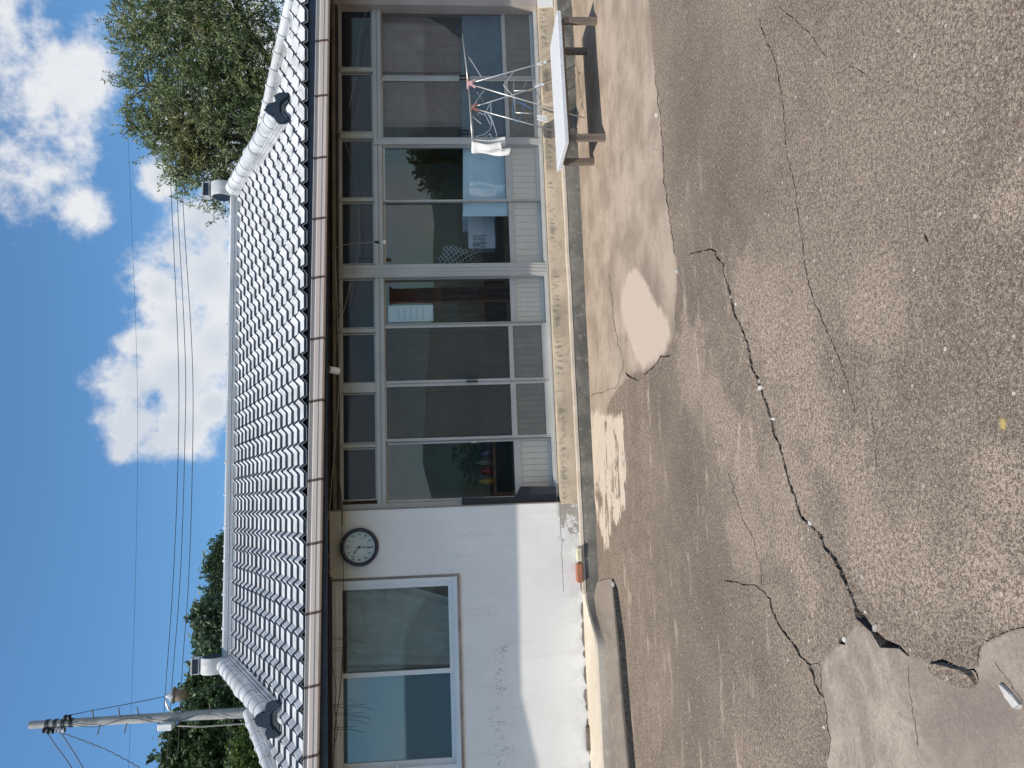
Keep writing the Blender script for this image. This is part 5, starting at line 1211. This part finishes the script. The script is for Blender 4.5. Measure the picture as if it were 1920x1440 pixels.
# wooded ridge behind
def ridge(name, prof_, y, nleaf, seed, sz, label):
    rr = random.Random(seed); q = MB(); q0 = [at(V, P, y) for V, P in prof_]; vs = []
    for p in q0: vs += [(p.x, p.y, -1), tuple(p-Vector((0,0,sz*1.5))), (p.x, p.y+y*.5, p.z*.9)]
    n = len(q0); struct(q.add(vs, [(i*3, i*3+3, i*3+4, i*3+1) for i in range(n-1)]+[(i*3+1, i*3+4, i*3+5, i*3+2) for i in range(n-1)]).obj(name, leafB))
    L = MB(); tone = []
    for _ in range(nleaf):
        i = rr.randrange(n-1); t = rr.random(); p = q0[i].lerp(q0[i+1], t); dep = rr.random()**1.5; z = p.z*(1-dep*.9)
        p = Vector((p.x, p.y-rr.random()*sz*2.5*dep, z+sz*rr.gauss(0,.8)+sz*1.6*noise.noise(Vector((p.x*.35/sz, z*.3/sz, seed))))); s_ = sz*rr.uniform(.25, .6)
        a = Vector((rr.gauss(0,1), rr.gauss(0,1), rr.gauss(0,1))).normalized(); b = a.orthogonal().normalized()*s_*.5; a = a*s_
        i0 = len(L.v); L.v += [tuple(p-a), tuple(p+b), tuple(p+a), tuple(p-b)]; L.f.append((i0, i0+1, i0+2, i0+3)); L.mi.append(0); tone.append(rr.random())
    L.tone = tone; o = stuff(L.obj('woodland', leafH)); o['label'] = label; o['category'] = 'woodland'
ridge('wooded_hill', [(540,700),(500,900),(452,985),(420,1008),(405,1040),(396,1090),(388,1150),(375,1230),(362,1300),(345,1380),(330,1480),(325,1700)], 45, 80000, 21, .5, 'far wooded hillside sloping down behind the roof ridge')

# ------------------------------------------------------------------ across the yard (seen mirrored in the panes)
# hills to the south
rr = random.Random(31); hm = MB(); vs = []; n = 72
for i in range(n+1):
    a = lerp(R(175), R(365), i/n); r_ = 260; el = 1.6+1.5*noise.noise(Vector((i*.12, 5, 0)))+(1.9 if a < R(262) else 0)*max(0, min(1, (R(262)-a)/.5)); h = 1.5+r_*math.tan(R(el))+2.5*noise.noise(Vector((i*.9, 2, 0)))
    for k, f_ in enumerate((0, .55, 1.0)):
        rr_ = r_+k*40-80; vs.append((rr_*math.cos(a), rr_*math.sin(a), max(0, h)*f_))
hm.add(vs, [(i*3+k, i*3+3+k, i*3+4+k, i*3+1+k) for i in range(n) for k in range(2)])
struct(hm.obj('far_hills', leafH, None, True))
T6 = [(Vector((11.2,-17,1.6)),.9),(Vector((12.2,-17.4,1.8)),1.0),(Vector((10.6,-16.6,1.1)),.7),(Vector((11.7,-17,2.2)),.6)]
tree('pine_tree', 'dark pine across the yard, mirrored in the glass beside the towels', T6, (11.5,-17,0), leafB, 9000, .22, .08, 41, 1.0, .1, clump=20, spread=.4)
T7 = [(Vector((2.4,-15,1.1)),.9),(Vector((3.6,-15.2,1.0)),.8),(Vector((1.2,-15,.8)),.8)]
tree('garden_bush', 'green garden bush across the yard mirrored low in the middle glass doors', T7, (2.4,-15,0), leafC, 5000, .14, .07, 42, 1.0, .0, clump=20, spread=.25, cat='bush')
bw = empty('garden_wall', 'low red-brown brick wall across the yard mirrored in the glass doors', 'wall', (2, -13, 0))
q = MB(); q.box(-12, 12, 0, .2, 0, .56); q.box(-12, 12, -.02, .22, .56, .62); q.obj('wall_body', mat('brick_wall_red', (0.20,0.075,0.05), 0.9, 0.3, 8, 0.4, 20), bw)
sh = empty('shed', 'dark timber shed across the yard mirrored in the left glass doors', 'shed', (-6.5, -19, 0))
q = MB(); q.box(-3, 3, -2, 2, 0, 2.3); q.obj('shed_wall', mat('shed_boards', (0.06,0.055,0.05), 0.9, 0.3), sh)
q = MB(); q.prism([(-3.3,2.3),(3.3,2.3),(2.2,3.3),(-2.2,3.3)], (0,-2.3,0), (1,0,0), (0,0,1), (0,1,0), 4.6); q.obj('shed_roof', mat('shed_roofing', (0.09,0.09,0.10), 0.8), sh)
q = MB(); q.box(-.5,.5,2.0,2.04,0,2.0); q.obj('shed_door', wood, sh)
q = MB(); q.bevbox(4.92,5.26,-10.7,-10.5,0,3.05,.01); q.bar((5.09,-10.6,3.05),(5.09,-10.6,3.09),.42,.28); tag(q.obj('red_post', mat('red_oxide', (0.26,0.07,0.05), 0.6)), 'rust-red steel post across the yard, mirrored in the narrow glass door', 'post')

# ------------------------------------------------------------------ stones and chips
def stone(V, P, wpx, lab, m=stonem, asp=1.0, seed=0, rot=0.0, flat=.55, thick=None):
    rr = random.Random(seed); p = G(V, P); s_ = wpx*(p-CAM).dot(fwd)/F_PX/2; q = MB(); n = 9
    for k, (z, r_) in enumerate(((0,.95),(.35,1.0),(.8,.75),(1.0,.3))):
        for j in range(n):
            a = 2*math.pi*j/n; rr_ = r_*(1+.22*math.sin(a*2+seed)+.12*math.sin(a*3+seed*2)); x, y = rr_*math.cos(a)*asp, rr_*math.sin(a); q.v.append((s_*(x*math.cos(rot)-y*math.sin(rot)), s_*(x*math.sin(rot)+y*math.cos(rot)), s_*z*flat*2-.003))
    for k in range(3):
        for j in range(n): q.f.append((k*n+j, k*n+(j+1) % n, (k+1)*n+(j+1) % n, (k+1)*n+j)); q.mi.append(0)
    q.f.append(tuple(3*n+j for j in range(n))); q.mi.append(0)
    o = q.obj('stone', m, None, True); o.location = (p.x, p.y, gz(p.x, p.y)); return tag(o, lab, 'stone', None)
stone(1370, 556, 6, 'small pale chip wedged in the upper part of the long crack', stonem, 1.6, 1, .6)
stone(1380, 570, 6, 'small white pebble right beside the upper long crack', stonew, 1.2, 2)
stone(1424, 714, 8, 'grey rounded stone sitting in the long crack beside a larger chip', stonem, 1.0, 3)
stone(1427, 727, 13, 'pale angular chip on the crack edge below the grey rounded stone', stonew, .7, 4, .3)
stone(1451, 785, 12, 'pointed pale chip lying on the middle of the long crack', stonew, .6, 5, 0)
stone(1519, 980, 9, 'white pebble lying on the lower bend of the long crack', stonew, 1.3, 6)
stone(1616, 1080, 9, 'grey-blue pebble in a pit right of the lower crack', stonem, 1.2, 7)
stone(1622, 1147, 7, 'small white chip beside the wide dark part of the crack', stonew, .8, 8)
stone(1584, 1198, 12, 'white stone in the gap above the smooth repair patch', stonew, .8, 9, .5)
stone(1643, 1176, 16, 'brown rock fragment stuck inside the wide crack', stonem, .7, 10, .9)
stone(1232, 216, 9, 'white pebble on the seam line in the right half of the yard', stonew, 1.2, 11)
stone(1230, 284, 8, 'pale flat pebble on the yard seam just left of the white one', stonem, 1.4, 12)
stone(1826, 54, 6, 'small terracotta pebble near the right edge of the foreground', mat('terracotta_grit', (0.36,0.24,0.20), 0.9), 1.0, 13)
stone(1901, 26, 7, 'reddish pebble in the lower right corner of the foreground', mat('terracotta_grit', (0.36,0.24,0.20)), 1.0, 14)
stone(1754, 248, 6, 'tiny dark stone in the right foreground', conc, 1.4, 15)
stone(1151, 1095, 9, 'brown stone at the right end of the drain channel', stonem, 1.3, 16)
stone(1545, 1363, 7, 'white chip on the left edge of the smooth repair patch', stonew, 1.3, 17)
stone(1270, 508, 9, 'bluish stone fragment on the upper left end of the yard seam', conc, 1.2, 18)
# broken concrete fragment and long white chip in the lower left
def shard(pts_, h, m, lab, nm):
    P3 = [G(V, P) for V, P in pts_]; n = len(P3); c = sum(P3, Vector())/n; q = MB(); q.v = [tuple(p-Vector((0,0,.01))) for p in P3]+[tuple(c+(p-c)*.94+Vector((0,0,h*(1+.25*math.sin(i*2.1))))) for i, p in enumerate(P3)]
    q.f = [tuple(range(n, 2*n))]+[(i, (i+1) % n, (i+1) % n+n, i+n) for i in range(n)]; q.mi = [0]*len(q.f); return tag(q.obj(nm, m), lab, 'fragment')
shard([(1745,1246),(1762,1243),(1790,1252),(1812,1256),(1828,1266),(1836,1284),(1828,1292),(1800,1288),(1768,1274),(1748,1260)], .016, ym, 'broken concrete fragment sitting in the crack at the lower left', 'concrete_fragment')
shard([(1876,1281),(1884,1284),(1902,1302),(1918,1322),(1914,1331),(1904,1328),(1890,1308)], .010, stonew, 'long white chip of plaster in the lower left corner', 'plaster_chip')
# crumbs along the broken lips, packed soil lumps inside
rr = random.Random(78); cr = MB()
for ci, (L, Cc, Rr) in enumerate(cracks):
    if ci in (11, 14, 16, 17): continue
    for k in range(len(L)*(9 if ci == 0 else 4)):
        i = rr.randrange(len(L)); a, c_, b = L[i], Cc[i], Rr[i]; wd = math.hypot(a[0]-b[0], a[1]-b[1]); t = rr.gauss(0, .9); x = c_[0]+(a[0]-b[0])*t*.7+rr.gauss(0,.008); y = c_[1]+(a[1]-b[1])*t*.7+rr.gauss(0,.008)
        ins = abs(t) < .5; r_ = rr.uniform(.0012, .0045)*(1.3 if ins else 1); z = gz(x, y)-(min(.05, wd*1.0)*(1-abs(t)*1.6) if ins else 0.001)
        vs = [(x+r_*math.cos(q_)*rr.uniform(.6,1.3), y+r_*math.sin(q_)*rr.uniform(.6,1.3), z-.001) for q_ in (0, 1.6, 3.1, 4.7)]+[(x, y, z+r_*.9)]
        cr.add(vs, [(0,1,4),(1,2,4),(2,3,4),(3,0,4)])
stuff(tag(cr.obj('crumbs', mat('concrete_crumbs', (0.26,0.225,0.19), 0.95, 0.4, 30)), 'crumbled concrete bits along the lips of the yard cracks', 'crumbs'))
# scattered grit, too many to count
rr = random.Random(77); gt = MB()
for k in range(900):
    V = 1180+740*rr.random()**.8; P = rr.uniform(-20, 1460); p = G(V, P); r_ = rr.uniform(.0015, .0045)*(1.3 if V < 1400 else 1)
    if p.y > -.2: continue
    z = gz(p.x, p.y); b = len(gt.v); vs = [(p.x+r_*math.cos(a)*rr.uniform(.6,1.3), p.y+r_*math.sin(a)*rr.uniform(.6,1.3), z-.001) for a in (0, 1.6, 3.1, 4.7)]+[(p.x, p.y, z+r_*.9)]
    gt.add(vs, [(0,1,4),(1,2,4),(2,3,4),(3,0,4)])
stuff(tag(gt.obj('grit', stonem), 'fine pale grit scattered over the yard concrete', 'grit'))

GR = {'overhead_line': 'overhead lines across the sky', 'clothes_peg': 'white pegs on the drying rack', 'stone': 'loose stones on the yard concrete', 'towel': 'white cloths on the drying rack', 'wire_hanger': 'pale wire hangers on the drying rack',
      'loose_wires': 'wire ends hanging before the window', 'cable_clip': 'cable knots under the eave', 'cable': 'cables under the eave', 'hanging_sheet': 'pale blue sheets behind the glass', 'broadleaf_tree': 'broadleaf trees behind the house'}
for o in C.objects:
    if o.parent is None and o.get('category'):
        b_ = o.name.split('.')[0]
        if b_ in GR: o['group'] = GR[b_]
        if b_ == 'curtain' and 'pink' in o['label']: o['group'] = 'dusty pink curtains behind the right doors'
S.render.engine = 'CYCLES'
S.cycles.max_bounces = 8; S.cycles.transparent_max_bounces = 16
